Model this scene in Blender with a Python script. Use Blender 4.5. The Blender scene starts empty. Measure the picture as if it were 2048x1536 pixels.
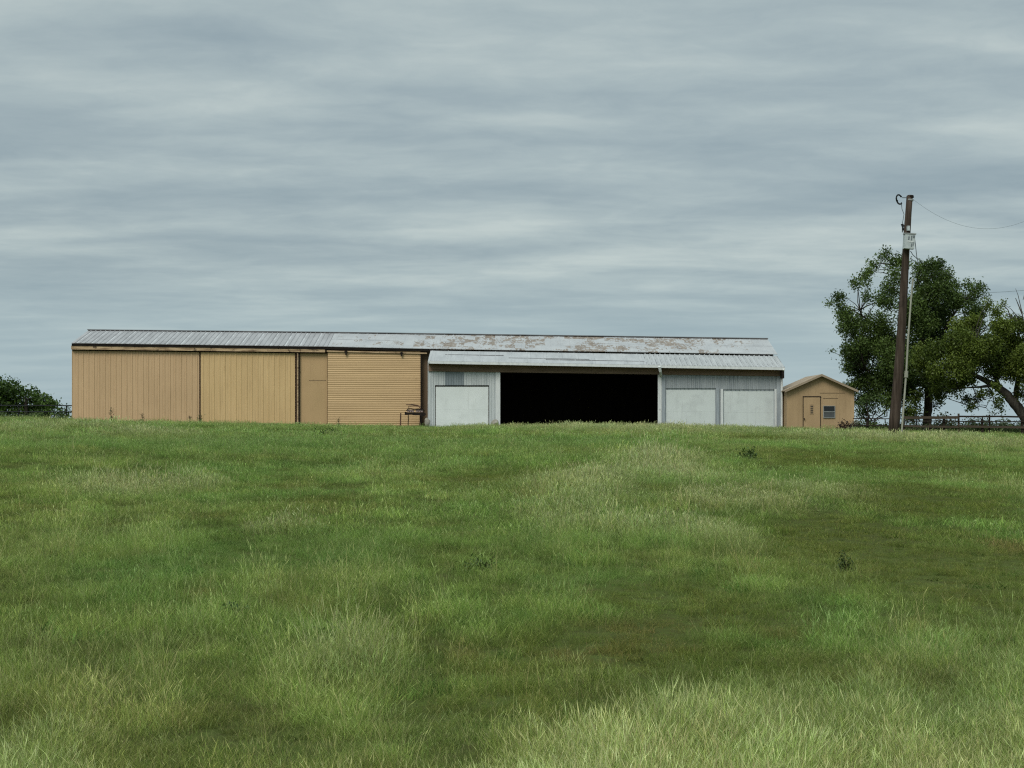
import bpy, math, random
import numpy as np
from mathutils import Vector

random.seed(7)
rng = np.random.default_rng(11)
R = math.radians
C = bpy.context.scene.collection
scene = bpy.context.scene

# ------------------------------------------------------------------ camera
F = 2958.0          # focal length in pixels of the 2048 px wide photograph
HY = 850.0          # row of the horizon (eye level)
cam_d = bpy.data.cameras.new('camera')
cam_d.sensor_width = 36.0
cam_d.lens = 36.0 * F / 2048.0
cam_d.shift_y = (HY - 768.0) / 2048.0
cam_d.clip_start = 0.1
cam_d.clip_end = 20000
cam = bpy.data.objects.new('camera', cam_d)
cam.rotation_euler = (R(90), 0, 0)
C.objects.link(cam)
scene.camera = cam

# ------------------------------------------------------------------ exposure
scene.view_settings.view_transform = 'Standard'
scene.view_settings.look = 'None'
scene.view_settings.exposure = 0.45
scene.view_settings.gamma = 1.0
scene.view_settings.use_curve_mapping = False
scene.cycles.use_denoising = False
scene.cycles.filter_width = 1.2
scene.cycles.max_bounces = 6
scene.cycles.transparent_max_bounces = 4

# ------------------------------------------------------------------ sun
SUN = Vector((-0.30, -0.60, 0.72)).normalized()       # towards the sun
sd = bpy.data.lights.new('sun', 'SUN')
sd.energy = 1.5
sd.angle = R(25)
sd.color = (1.0, 0.96, 0.90)
sun = bpy.data.objects.new('sun', sd)
sun.rotation_euler = SUN.to_track_quat('Z', 'Y').to_euler()
C.objects.link(sun)


# ------------------------------------------------------------------ node helper
class NT:
    def __init__(s, tree):
        s.t = tree
        s.t.nodes.clear()

    def n(s, typ, ins=None, **props):
        nd = s.t.nodes.new(typ)
        for k, v in props.items():
            setattr(nd, k, v)
        for k, v in (ins or {}).items():
            s.set(nd.inputs[k], v)
        return nd

    def set(s, sock, v):
        if isinstance(v, bpy.types.NodeSocket):
            s.t.links.new(v, sock)
        else:
            if isinstance(v, tuple) and len(v) == 3 and sock.type == 'RGBA':
                v = v + (1.0,)
            sock.default_value = v

    def math(s, op, a, b=0.0, clamp=False):
        nd = s.n('ShaderNodeMath', operation=op, use_clamp=clamp)
        s.set(nd.inputs[0], a)
        s.set(nd.inputs[1], b)
        return nd.outputs[0]

    def mix(s, f, a, b, blend='MIX'):
        nd = s.n('ShaderNodeMix', data_type='RGBA', blend_type=blend)
        s.set(nd.inputs[0], f)
        s.set(nd.inputs[6], a)
        s.set(nd.inputs[7], b)
        return nd.outputs[2]

    def ramp(s, f, stops, interp='LINEAR'):
        nd = s.n('ShaderNodeValToRGB')
        cr = nd.color_ramp
        cr.interpolation = interp
        while len(cr.elements) < len(stops):
            cr.elements.new(0.5)
        for e, (p, c) in zip(cr.elements, stops):
            e.position = p
            if isinstance(c, (int, float)):
                c = (c, c, c)
            e.color = tuple(c) + (1.0,)
        s.set(nd.inputs[0], f)
        return nd.outputs[0]

    def noise(s, vec, scale=1.0, detail=4.0, rough=0.55, dist=0.0):
        nd = s.n('ShaderNodeTexNoise', {'Scale': scale, 'Detail': detail, 'Roughness': rough, 'Distortion': dist})
        if vec is not None:
            s.set(nd.inputs['Vector'], vec)
        return nd.outputs[0]

    def mapped(s, vec, scale=(1, 1, 1), loc=(0, 0, 0), rot=(0, 0, 0)):
        nd = s.n('ShaderNodeMapping', {'Vector': vec, 'Scale': scale, 'Location': loc, 'Rotation': rot})
        return nd.outputs[0]


# ------------------------------------------------------------------ world: overcast layered sky
world = bpy.data.worlds.new('World')
scene.world = world
world.use_nodes = True
w = NT(world.node_tree)
tc = w.n('ShaderNodeTexCoord').outputs['Generated']
sky = w.n('ShaderNodeTexSky', sky_type='NISHITA', sun_disc=False,
          sun_elevation=math.asin(SUN.z), sun_rotation=math.atan2(SUN.x, SUN.y))
sx = w.n('ShaderNodeSeparateXYZ', {0: tc})
zz = w.math('ADD', w.math('MAXIMUM', sx.outputs[2], 0.0), 0.09)
u = w.math('DIVIDE', sx.outputs[0], zz)
v = w.math('DIVIDE', sx.outputs[1], zz)
cv = w.n('ShaderNodeCombineXYZ', {0: u, 1: v, 2: 0.0}).outputs[0]
wp = w.n('ShaderNodeTexNoise', {'Vector': w.mapped(cv, (2.2, 2.6, 1), (5, 1, 2)), 'Scale': 1.0, 'Detail': 3.0, 'Roughness': 0.5}).outputs['Color']
wp = w.n('ShaderNodeVectorMath', {0: wp, 1: (0.5, 0.5, 0.5)}, operation='SUBTRACT').outputs[0]
wp = w.n('ShaderNodeVectorMath', {0: wp, 1: (0.28, 0.16, 0.0)}, operation='MULTIPLY').outputs[0]
cv = w.n('ShaderNodeVectorMath', {0: cv, 1: wp}, operation='ADD').outputs[0]
n1 = w.noise(w.mapped(cv, (1.25, 2.5, 1), (4.3, 1.35, 0), (0, 0, R(-5))), 1.0, 7.0, 0.50, 0.10)
n2 = w.noise(w.mapped(cv, (0.55, 0.95, 1), (7.7, 2.9, 4.0), (0, 0, R(5))), 1.0, 3.0, 0.45, 0.2)
n3 = w.noise(w.mapped(cv, (9.0, 9.0, 1), (1.2, 5.2, 9.0), (0, 0, R(-3))), 1.0, 6.0, 0.62, 0.3)
cl = w.math('ADD', w.math('ADD', w.math('MULTIPLY', n1, 0.56), w.math('MULTIPLY', n2, 0.33)), w.math('MULTIPLY', n3, 0.11))
cloud = w.ramp(cl, [(0.36, (2.02, 2.58, 2.82)), (0.46, (2.50, 3.06, 3.22)), (0.53, (2.95, 3.52, 3.58)), (0.64, (3.80, 4.32, 4.20))])
# towards the horizon the layer thins into pale blue-green distance
hz = w.n('ShaderNodeMapRange', {0: sx.outputs[2], 1: 0.015, 2: 0.125, 3: 0.0, 4: 1.0}, interpolation_type='SMOOTHSTEP').outputs[0]
cloud = w.mix(w.math('ADD', w.math('MULTIPLY', hz, 0.78), 0.22), (2.55, 3.42, 3.82), cloud)
# overcast sky is about three times as bright overhead as at the horizon
gain = w.n('ShaderNodeMapRange', {0: sx.outputs[2], 1: 0.28, 2: 1.0, 3: 1.0, 4: 3.4}).outputs[0]
cloud = w.mix(1.0, cloud, w.n('ShaderNodeCombineXYZ', {0: gain, 1: gain, 2: gain}).outputs[0], 'MULTIPLY')
skyc = w.mix(0.93, sky.outputs[0], cloud)
bg = w.n('ShaderNodeBackground', {'Color': skyc, 'Strength': 0.1})
w.t.links.new(bg.outputs[0], w.n('ShaderNodeOutputWorld').inputs[0])


# ------------------------------------------------------------------ geometry helpers
def P(px, py, D):
    return Vector(((px - 1024.0) / F * D, D, (HY - py) / F * D))


def X(px, D):
    return (px - 1024.0) / F * D


def Z(py, D):
    return (HY - py) / F * D


def line(*pts):
    """z as a function of x through points (px, py, D)"""
    ps = sorted(((P(*p).x, P(*p).z) for p in pts))
    xs = [p[0] for p in ps]
    zs = [p[1] for p in ps]

    def f(x):
        if x <= xs[0]:
            i = 0
        elif x >= xs[-1]:
            i = len(xs) - 2
        else:
            i = max(k for k in range(len(xs) - 1) if xs[k] <= x)
        return zs[i] + (zs[i + 1] - zs[i]) * (x - xs[i]) / (xs[i + 1] - xs[i])
    return f


# value noise in numpy
_ng = rng.random((256, 256))


def vnoise(x, y, f, seed=0):
    x = np.asarray(x, float) * f + seed * 17.3 + 1000
    y = np.asarray(y, float) * f + seed * 9.7 + 1000
    xi = np.floor(x).astype(int)
    yi = np.floor(y).astype(int)
    fx = x - xi
    fy = y - yi
    fx = fx * fx * (3 - 2 * fx)
    fy = fy * fy * (3 - 2 * fy)
    g = lambda a, b: _ng[a % 256, b % 256]
    return (g(xi, yi) * (1 - fx) + g(xi + 1, yi) * fx) * (1 - fy) + (g(xi, yi + 1) * (1 - fx) + g(xi + 1, yi + 1) * fx) * fy


def fbm(x, y, f, seed=0, octv=3):
    s = 0
    a = 1
    t = 0
    for o in range(octv):
        s = s + a * vnoise(x, y, f * 2 ** o, seed + o)
        t += a
        a *= 0.5
    return s / t


EYE = 1.65


def ground(x, y):
    x = np.asarray(x, float)
    y = np.asarray(y, float)
    xr = x * 88.0 / np.maximum(y, 30.0)
    zb = np.interp(xr, [-60, -40, -31, -26, -5, 5, 16, 22, 31, 45, 80],
                   [0.50, 0.36, 0.27, 0.14, -0.19, -0.20, -0.30, -0.42, -0.60, -0.85, -1.3])
    t = np.clip(y / 88.0, -0.5, 1.0)
    s = np.where(t < 0, 2 * t, 1 - (1 - t) ** 2)
    z = -EYE + (zb + EYE) * s
    far = np.clip((y - 99.0) / 120.0, 0, 1)
    z = z - far * far * (3 - 2 * far) * (3.2 + zb)
    near = np.clip((y - 8) / 10.0, 0, 1) * np.clip((80 - y) / 10.0, 0, 1)
    z = z + near * (fbm(x, y, 0.22, 3, 2) - 0.5) * 0.22
    z = z + 0.16 * np.exp(-(((x - 1.6) / 3.2) ** 2 + ((y - 21.5) / 2.6) ** 2))
    return z


def G(x, y):
    return float(ground(x, y))


def ground_at(px, py):
    """where the sight line of a photograph pixel meets the field"""
    d = np.linspace(4, 95, 1400)
    gz = ground((px - 1024.0) / F * d, d)
    rz = (HY - py) / F * d
    k = np.argmax(gz >= rz)
    dd = d[k] if (gz >= rz).any() else 90.0
    return (px - 1024.0) / F * dd, dd


class MB:
    def __init__(s):
        s.v = []
        s.f = []

    def add(s, vs, fs):
        o = len(s.v)
        s.v += [tuple(p) for p in vs]
        s.f += [tuple(i + o for i in f) for f in fs]

    def hexa(s, b, t):
        """b, t: four points each, same winding (counter-clockwise from above)"""
        s.add(list(b) + list(t), [(3, 2, 1, 0), (4, 5, 6, 7), (0, 1, 5, 4), (1, 2, 6, 5), (2, 3, 7, 6), (3, 0, 4, 7)])

    def box(s, x0, x1, y0, y1, z0, z1):
        """z0, z1 may be functions of x"""
        f0 = z0 if callable(z0) else (lambda x: z0)
        f1 = z1 if callable(z1) else (lambda x: z1)
        n = max(1, int(abs(x1 - x0) / 4)) if (callable(z0) or callable(z1)) else 1
        xs = [x0 + (x1 - x0) * i / n for i in range(n + 1)]
        vs = []
        fs = []
        for x in xs:
            vs += [(x, y0, f0(x)), (x, y1, f0(x)), (x, y1, f1(x)), (x, y0, f1(x))]
        for i in range(n):
            a, b = 4 * i, 4 * i + 4
            fs += [(a, b, b + 1, a + 1)[::-1], (a + 1, b + 1, b + 2, a + 2)[::-1], (a + 2, b + 2, b + 3, a + 3)[::-1], (a + 3, b + 3, b, a)[::-1]]
        e = 4 * n
        fs += [(0, 1, 2, 3)[::-1], (e, e + 1, e + 2, e + 3)]
        s.add(vs, fs)

    def tube(s, pts, rad, n=8, caps=True):
        pts = [Vector(p) for p in pts]
        if not hasattr(rad, '__len__'):
            rad = [rad] * len(pts)
        vs = []
        fs = []
        prev = None
        for i, p in enumerate(pts):
            d = (pts[min(i + 1, len(pts) - 1)] - pts[max(i - 1, 0)])
            if d.length < 1e-9:
                d = Vector((0, 0, 1))
            d.normalize()
            if prev is None:
                a = d.orthogonal().normalized()
            else:
                a = (prev - d * prev.dot(d))
                a = a.normalized() if a.length > 1e-6 else d.orthogonal().normalized()
            prev = a
            b = d.cross(a)
            for k in range(n):
                t = 2 * math.pi * k / n
                vs.append(p + (a * math.cos(t) + b * math.sin(t)) * rad[i])
        for i in range(len(pts) - 1):
            for k in range(n):
                k2 = (k + 1) % n
                fs.append((i * n + k, i * n + k2, (i + 1) * n + k2, (i + 1) * n + k))
        if caps:
            fs.append(tuple(range(n))[::-1])
            fs.append(tuple(range((len(pts) - 1) * n, len(pts) * n)))
        s.add(vs, fs)

    def vribs(s, x0, x1, yf, z0, z1, pitch=0.33, depth=0.025, w=0.35, thick=0.02, phase=0.0):
        """sheet metal with upright ribs standing towards -y; z0, z1 functions of x"""
        f0 = z0 if callable(z0) else (lambda x: z0)
        f1 = z1 if callable(z1) else (lambda x: z1)
        prof = []
        k = math.floor(x0 / pitch) - 1
        while k * pitch < x1 + pitch:
            b = k * pitch + phase
            prof += [(b, 0), (b + pitch * (1 - w) * 0.999, 0), (b + pitch * (1 - w * 0.75), depth), (b + pitch * (1 - w * 0.25), depth)]
            k += 1
        prof.sort()
        xs = [p[0] for p in prof]
        ds = [p[1] for p in prof]
        cut = sorted(set([x0, x1] + [x for x in xs if x0 < x < x1]))
        vs = []
        fs = []
        for x in cut:
            d = float(np.interp(x, xs, ds))
            vs += [(x, yf - d, f0(x)), (x, yf - d, f1(x)), (x, yf + thick, f1(x)), (x, yf + thick, f0(x))]
        for i in range(len(cut) - 1):
            a, b = 4 * i, 4 * i + 4
            fs += [(a, b, b + 1, a + 1), (a + 1, b + 1, b + 2, a + 2), (a + 2, b + 2, b + 3, a + 3), (a + 3, b + 3, b, a)]
        e = 4 * (len(cut) - 1)
        fs += [(0, 1, 2, 3), (e + 3, e + 2, e + 1, e)]
        s.add(vs, fs)

    def hcorr(s, x0, x1, yf, z0, z1, pitch=0.13, depth=0.03, thick=0.02):
        """sheet metal with level corrugation"""
        n = int((z1 - z0) / pitch * 6)
        vs = []
        fs = []
        for i in range(n + 1):
            z = z0 + (z1 - z0) * i / n
            d = depth * 0.5 * (1 + math.cos(2 * math.pi * z / pitch))
            wob = 0.004 * math.sin(z * 7.1)
            vs += [(x0, yf - d, z), (x1, yf - d - wob, z)]
        for i in range(n):
            a = 2 * i
            fs.append((a, a + 1, a + 3, a + 2))
        s.add(vs, fs)
        s.box(x0, x1, yf + 0.002, yf + thick, z0, z1)

    def roof(s, x0, x1, ye, ze, yt, zt, pitch=0.3, rib=0.03, w=0.3, th=0.05, bow=0.0):
        """roof sheet from eave line (ye, ze(x)) up to (yt, zt(x)), ribs run up the slope"""
        prof = []
        k = math.floor(x0 / pitch) - 1
        while k * pitch < x1 + pitch:
            b = k * pitch
            prof += [(b, 0), (b + pitch * (1 - w), 0), (b + pitch * (1 - w * 0.7), 1), (b + pitch * (1 - w * 0.3), 1)]
            k += 1
        xs = [p[0] for p in prof]
        ds = [p[1] for p in prof]
        cut = sorted(set([x0, x1] + [x for x in xs if x0 < x < x1]))
        m = 6
        vs = []
        fs = []
        for x in cut:
            d = float(np.interp(x, xs, ds)) * rib
            for j in range(m + 1):
                t = j / m
                y = ye + (yt - ye) * t
                z = ze(x) + (zt(x) - ze(x)) * t + bow * math.sin(x * 0.9 + 1.3 * math.sin(x * 0.37)) * math.sin(math.pi * t)
                vs.append((x, y, z + d))
            for j in range(m, -1, -1):
                t = j / m
                vs.append((x, ye + (yt - ye) * t, ze(x) + (zt(x) - ze(x)) * t - th))
        q = 2 * (m + 1)
        for i in range(len(cut) - 1):
            for j in range(q):
                j2 = (j + 1) % q
                fs.append((i * q + j, (i + 1) * q + j, (i + 1) * q + j2, i * q + j2))
        fs.append(tuple(range(q)))
        fs.append(tuple(range((len(cut) - 1) * q, len(cut) * q))[::-1])
        s.add(vs, fs)

    def build(s, name, mat, parent=None, smooth=False):
        me = bpy.data.meshes.new(name)
        org = Vector((0, 0, 0))
        p = parent
        while p is not None:
            org = org + p.location
            p = p.parent
        me.from_pydata([(a - org.x, b - org.y, c - org.z) for a, b, c in s.v], [], s.f)
        me.materials.append(mat)
        if smooth:
            me.polygons.foreach_set('use_smooth', [True] * len(me.polygons))
        me.update()
        o = bpy.data.objects.new(name, me)
        C.objects.link(o)
        o.parent = parent
        return o


def np_mesh(name, V, Q, mat, col=None):
    """quads from numpy, one colour per vertex"""
    me = bpy.data.meshes.new(name)
    me.vertices.add(len(V))
    me.vertices.foreach_set('co', np.asarray(V, np.float32).ravel())
    k = Q.shape[1]
    me.loops.add(Q.size)
    me.polygons.add(len(Q))
    me.loops.foreach_set('vertex_index', np.asarray(Q, np.int32).ravel())
    me.polygons.foreach_set('loop_start', np.arange(0, Q.size, k, dtype=np.int32))
    me.update(calc_edges=True)
    if col is not None:
        at = me.attributes.new('col', 'FLOAT_COLOR', 'POINT')
        c4 = np.ones((len(V), 4), np.float32)
        c4[:, :3] = col
        at.data.foreach_set('color', c4.ravel())
    me.materials.append(mat)
    return me


def thing(name, loc, label, cat, group=None):
    o = bpy.data.objects.new(name, None)
    o.location = loc
    o.empty_display_size = 0.3
    C.objects.link(o)
    o['label'] = label
    o['category'] = cat
    if group:
        o['group'] = group
    return o


def tag(o, label, cat, group=None):
    o['label'] = label
    o['category'] = cat
    if group:
        o['group'] = group
    return o


# ------------------------------------------------------------------ materials
def surf(name, stops, scale=(1, 1, 1), nscale=1.0, detail=5, rough=0.7, spec=0.3, metal=0.0, bump=0.0, bscale=None, extra=None):
    """noise-mottled surface; extra(nt, obj_coords, colour) may lay marks over it"""
    m = bpy.data.materials.new(name)
    m.use_nodes = True
    t = NT(m.node_tree)
    oc = t.n('ShaderNodeTexCoord').outputs['Object']
    col = t.ramp(t.noise(t.mapped(oc, scale), nscale, detail, 0.6), stops)
    if extra:
        col = extra(t, oc, col)
    b = t.n('ShaderNodeBsdfPrincipled', {'Base Color': col, 'Roughness': rough, 'Metallic': metal, 'Specular IOR Level': spec})
    if bump:
        bn = t.n('ShaderNodeBump', {'Strength': bump, 'Distance': 0.02, 'Height': t.noise(t.mapped(oc, bscale or scale), nscale * 3, 4, 0.6)})
        t.t.links.new(bn.outputs[0], b.inputs['Normal'])
    t.t.links.new(b.outputs[0], t.n('ShaderNodeOutputMaterial').inputs[0])
    return m


def ex_streaks(dark, amt=0.5, sx=9.0, lo=0.56, hi=0.72):
    """rain streaks and grime running down a sheet"""
    def f(t, oc, col):
        a = t.noise(t.mapped(oc, (sx, 1.0, 0.35)), 1.0, 3, 0.6)
        b = t.noise(t.mapped(oc, (0.6, 1.0, 0.8)), 1.0, 3, 0.6)
        k = t.math('MULTIPLY', t.ramp(a, [(lo, 0.0), (hi, 1.0)]), t.ramp(b, [(0.38, 0.0), (0.62, 1.0)]))
        return t.mix(t.math('MULTIPLY', k, amt), col, dark)
    return f


def ex_specks(dark, scale=2.6, lo=0.66, hi=0.72, amt=0.8):
    def f(t, oc, col):
        a = t.noise(oc, scale, 6, 0.7)
        return t.mix(t.math('MULTIPLY', t.ramp(a, [(lo, 0.0), (hi, 1.0)]), amt), col, dark)
    return f


def ex_chain(*fs):
    def f(t, oc, col):
        for g in fs:
            col = g(t, oc, col)
        return col
    return f


def ex_ribline(pitch, phase, dark, width=0.06, amt=0.5):
    """painted rib shade and seam lines along the sheet"""
    def f(t, oc, col):
        s_ = t.n('ShaderNodeSeparateXYZ', {0: oc}).outputs[0]
        fr = t.math('FRACT', t.math('ADD', t.math('DIVIDE', s_, pitch), phase + 50))
        k = t.math('LESS_THAN', fr, width)
        g = t.ramp(t.noise(t.mapped(oc, (1.0, 1.0, 0.5)), 1.7, 3, 0.6), [(0.4, 0.15), (0.6, 1.0)])
        return t.mix(t.math('MULTIPLY', t.math('MULTIPLY', k, g), amt), col, dark)
    return f


TAN_D = (0.20, 0.125, 0.055)
M = {}
M['tan_left'] = surf('tan_sheet_left', [(0.3, (0.465, 0.312, 0.172)), (0.7, (0.54, 0.365, 0.205))], (0.5, 1, 0.25), 1.2, rough=0.6, bump=0.05,
                     extra=ex_chain(ex_ribline(0.33, 0.02, TAN_D, 0.13, 0.24), ex_streaks(TAN_D, 0.4), ex_specks((0.1, 0.05, 0.02), 3.4, 0.70, 0.74)))
M['tan_right'] = surf('tan_sheet_right', [(0.3, (0.51, 0.350, 0.168)), (0.7, (0.59, 0.412, 0.205))], (0.5, 1, 0.25), 1.2, rough=0.6, bump=0.05,
                      extra=ex_chain(ex_ribline(0.33, 0.02, TAN_D, 0.13, 0.24), ex_streaks(TAN_D, 0.4)))
M['tan_plain'] = surf('tan_panel', [(0.3, (0.40, 0.268, 0.132)), (0.7, (0.46, 0.305, 0.155))], (1, 1, 0.6), 1.0, rough=0.65,
                      extra=ex_chain(ex_streaks(TAN_D, 0.4), ex_specks(TAN_D, 1.7, 0.60, 0.72, 0.4)))
M['tan_corr'] = surf('tan_corrugated', [(0.3, (0.45, 0.302, 0.155)), (0.7, (0.54, 0.365, 0.188))], (0.25, 1, 3.0), 1.2, rough=0.55,
                     extra=ex_specks((0.16, 0.08, 0.03), 1.4, 0.63, 0.75, 0.5))
M['tan_board'] = surf('tan_weathered_board', [(0.35, (0.20, 0.125, 0.07)), (0.55, (0.44, 0.31, 0.18)), (0.75, (0.52, 0.38, 0.24))], (0.6, 1, 6), 2.0, rough=0.85,
                      extra=ex_specks((0.04, 0.025, 0.015), 2.2, 0.58, 0.66, 0.8))
M['brown_wall'] = surf('brown_board_wall', [(0.3, (0.105, 0.068, 0.040)), (0.7, (0.155, 0.105, 0.065))], (2, 1, 0.4), 2.0, rough=0.9)
M['eave_shade'] = surf('eave_shade_black', [(0.3, (0.012, 0.010, 0.009)), (0.7, (0.022, 0.018, 0.015))], (1, 1, 1), 2.0, rough=0.95, spec=0.05)  # near-black painted in for the shade below the roof edge
M['header'] = surf('dark_brown_timber', [(0.3, (0.15, 0.10, 0.068)), (0.7, (0.24, 0.165, 0.115))], (0.3, 1, 4), 2.0, rough=0.95, spec=0.1)
M['dark_inside'] = surf('dark_interior_boards', [(0.3, (0.012, 0.010, 0.008)), (0.7, (0.022, 0.018, 0.014))], (2, 1, 0.3), 2.0, rough=1.0, spec=0.0)  # near-black colour deepens the shade seen through the opening
M['white_l'] = surf('white_sheet', [(0.3, (0.390, 0.417, 0.413)), (0.7, (0.515, 0.538, 0.530))], (2.0, 1, 0.3), 1.6, rough=0.55,
                    extra=ex_chain(ex_ribline(0.15, 0.0, (0.22, 0.25, 0.26), 0.2, 0.5), ex_streaks((0.30, 0.33, 0.34), 0.6, 14)))
M['white_r'] = surf('grey_white_sheet', [(0.3, (0.245, 0.270, 0.281)), (0.7, (0.331, 0.353, 0.360))], (2.0, 1, 0.3), 1.6, rough=0.55,
                    extra=ex_chain(ex_ribline(0.25, 0.0, (0.10, 0.12, 0.13), 0.16, 0.75), ex_streaks((0.20, 0.22, 0.23), 0.6, 14)))
M['galv'] = surf('bare_galvanised_patch', [(0.3, (0.167, 0.198, 0.211)), (0.7, (0.223, 0.254, 0.267))], (3, 1, 1), 1.6, rough=0.5,
                 extra=ex_ribline(0.15, 0.0, (0.12, 0.14, 0.15), 0.2, 0.5))
M['white_door'] = surf('white_garage_door', [(0.3, (0.60, 0.635, 0.61)), (0.7, (0.68, 0.71, 0.685))], (0.6, 1, 0.8), 1.0, rough=0.5,
                       extra=ex_chain(ex_specks((0.50, 0.52, 0.50), 1.2, 0.52, 0.72, 0.4), ex_streaks((0.36, 0.36, 0.33), 0.25, 6)))
M['door_r'] = surf('grey_white_garage_door', [(0.3, (0.52, 0.555, 0.535)), (0.7, (0.59, 0.625, 0.605))], (0.6, 1, 0.8), 1.0, rough=0.5,
                   extra=ex_chain(ex_specks((0.40, 0.42, 0.41), 1.2, 0.50, 0.72, 0.5), ex_streaks((0.30, 0.30, 0.28), 0.35, 6)))
M['white_trim'] = surf('white_painted_trim', [(0.3, (0.50, 0.52, 0.51)), (0.7, (0.66, 0.67, 0.65))], (3, 1, 0.7), 2.0, rough=0.6,
                       extra=ex_specks((0.2, 0.2, 0.19), 3, 0.62, 0.7, 0.6))
M['grey_trim'] = surf('grey_weathered_post', [(0.3, (0.20, 0.23, 0.255)), (0.7, (0.36, 0.39, 0.40))], (6, 1, 0.5), 2.0, rough=0.75)
M['roof_grey'] = surf('grey_roof_sheet', [(0.3, (0.219, 0.214, 0.214)), (0.7, (0.307, 0.302, 0.302))], (1.6, 0.3, 0.3), 1.6, rough=0.5, spec=0.3,
                      extra=ex_chain(ex_ribline(0.9, 0.3, (0.50, 0.51, 0.51), 0.07, 0.7), ex_specks((0.17, 0.16, 0.16), 2.2, 0.55, 0.70, 0.5)))


def ex_rust(t, oc, col):
    """paint peeled off in ragged patches, sheet by sheet, on the middle run of the roof"""
    s_ = t.n('ShaderNodeSeparateXYZ', {0: oc})
    x_ = s_.outputs[0]
    y_ = s_.outputs[1]
    cell = t.math('FLOOR', t.math('DIVIDE', x_, 0.62))
    celly = t.math('FLOOR', t.math('DIVIDE', t.math('ADD', y_, t.math('MULTIPLY', t.noise(t.mapped(oc, (0.5, 0.2, 0.2)), 1.0, 2), 1.4)), 0.85))
    cellv = t.n('ShaderNodeCombineXYZ', {0: cell, 1: celly, 2: 0.0}).outputs[0]
    wn = t.n('ShaderNodeTexWhiteNoise', {'Vector': cellv}, noise_dimensions='2D')
    fine = t.noise(t.mapped(oc, (4.2, 2.2, 1.2)), 1.0, 6, 0.75, 1.0)
    patch = t.noise(t.mapped(oc, (0.9, 1.0, 1.0)), 0.9, 2, 0.5)
    val = t.math('ADD', t.math('ADD', fine, t.math('MULTIPLY', wn.outputs[0], 0.22)), t.math('MULTIPLY', patch, 0.30))
    along = t.math('MULTIPLY', t.n('ShaderNodeMapRange', {0: x_, 1: -4.5, 2: 1.0, 3: 0.0, 4: 1.0}).outputs[0],
                   t.n('ShaderNodeMapRange', {0: x_, 1: 15.5, 2: 20.8, 3: 1.0, 4: 0.0}).outputs[0])
    val = t.math('ADD', val, t.math('MULTIPLY', along, 0.13))
    k = t.ramp(val, [(0.925, 0.0), (0.945, 1.0)])
    rust = t.ramp(t.noise(oc, 4.0, 4, 0.7), [(0.3, (0.07, 0.046, 0.030)), (0.5, (0.165, 0.122, 0.085)), (0.7, (0.25, 0.21, 0.17))])
    lap = t.math('LESS_THAN', t.math('ABSOLUTE', t.math('SUBTRACT', y_, 2.35)), 0.06)
    lapn = t.ramp(t.noise(t.mapped(oc, (0.8, 0.1, 0.1)), 1.0, 4, 0.7), [(0.42, 0.0), (0.55, 1.0)])
    col = t.mix(t.math('MULTIPLY', t.math('MULTIPLY', lap, lapn), 0.6), col, (0.12, 0.11, 0.11))
    return t.mix(t.math('MULTIPLY', k, 0.92), col, rust)


M['roof_rust'] = surf('white_peeling_roof', [(0.3, (0.273, 0.277, 0.279)), (0.7, (0.357, 0.360, 0.357))], (0.8, 0.6, 0.6), 1.2, rough=0.55, spec=0.3, extra=ex_rust)
M['roof_lean'] = surf('white_lean_to_roof', [(0.3, (0.265, 0.270, 0.270)), (0.7, (0.363, 0.367, 0.363))], (1.6, 0.4, 0.4), 1.4, rough=0.5, spec=0.3,
                      extra=ex_chain(ex_specks((0.22, 0.215, 0.21), 1.8, 0.56, 0.72, 0.5), ex_ribline(0.95, 0.15, (0.2, 0.2, 0.2), 0.03, 0.8)))
M['roof_rib'] = surf('ribbed_lean_to_roof', [(0.3, (0.279, 0.284, 0.279)), (0.7, (0.360, 0.365, 0.360))], (1.6, 0.4, 0.4), 1.4, rough=0.5, spec=0.3,
                     extra=ex_ribline(0.3, 0.62, (0.085, 0.085, 0.09), 0.16, 0.85))
M['ridge'] = surf('ridge_cap_metal', [(0.3, (0.07, 0.07, 0.075)), (0.7, (0.20, 0.20, 0.20))], (0.6, 1, 1), 1.0, rough=0.6)
M['black'] = surf('black_gap', [(0.3, (0.010, 0.008, 0.006)), (0.7, (0.022, 0.016, 0.012))], rough=0.95, spec=0.05)
M['rust'] = surf('dark_rust', [(0.3, (0.035, 0.022, 0.016)), (0.5, (0.09, 0.048, 0.030)), (0.7, (0.14, 0.075, 0.045))], (1, 1, 1), 6.0, rough=0.9)
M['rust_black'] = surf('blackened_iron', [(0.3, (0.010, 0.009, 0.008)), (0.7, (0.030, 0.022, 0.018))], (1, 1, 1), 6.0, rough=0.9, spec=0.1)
M['pinkish'] = surf('faded_red_paint', [(0.3, (0.19, 0.13, 0.115)), (0.7, (0.31, 0.235, 0.215))], (1, 1, 1), 7.0, rough=0.8)
M['shed'] = surf('tan_shed_boards', [(0.3, (0.31, 0.210, 0.112)), (0.7, (0.41, 0.282, 0.155))], (0.7, 1, 0.3), 1.3, rough=0.75,
                 extra=ex_chain(ex_ribline(0.61, 0.2, (0.16, 0.095, 0.045), 0.025, 0.6), ex_streaks((0.16, 0.10, 0.05), 0.5)))
M['shed_door'] = surf('tan_shed_door', [(0.3, (0.33, 0.222, 0.118)), (0.7, (0.40, 0.272, 0.148))], (1, 1, 0.5), 1.5, rough=0.7, extra=ex_specks((0.16, 0.1, 0.05), 3, 0.64, 0.7, 0.5))
M['shed_roof'] = surf('tan_shed_roof', [(0.3, (0.229, 0.172, 0.114)), (0.7, (0.308, 0.242, 0.172))], (1, 1, 1), 1.5, rough=0.8)
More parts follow.
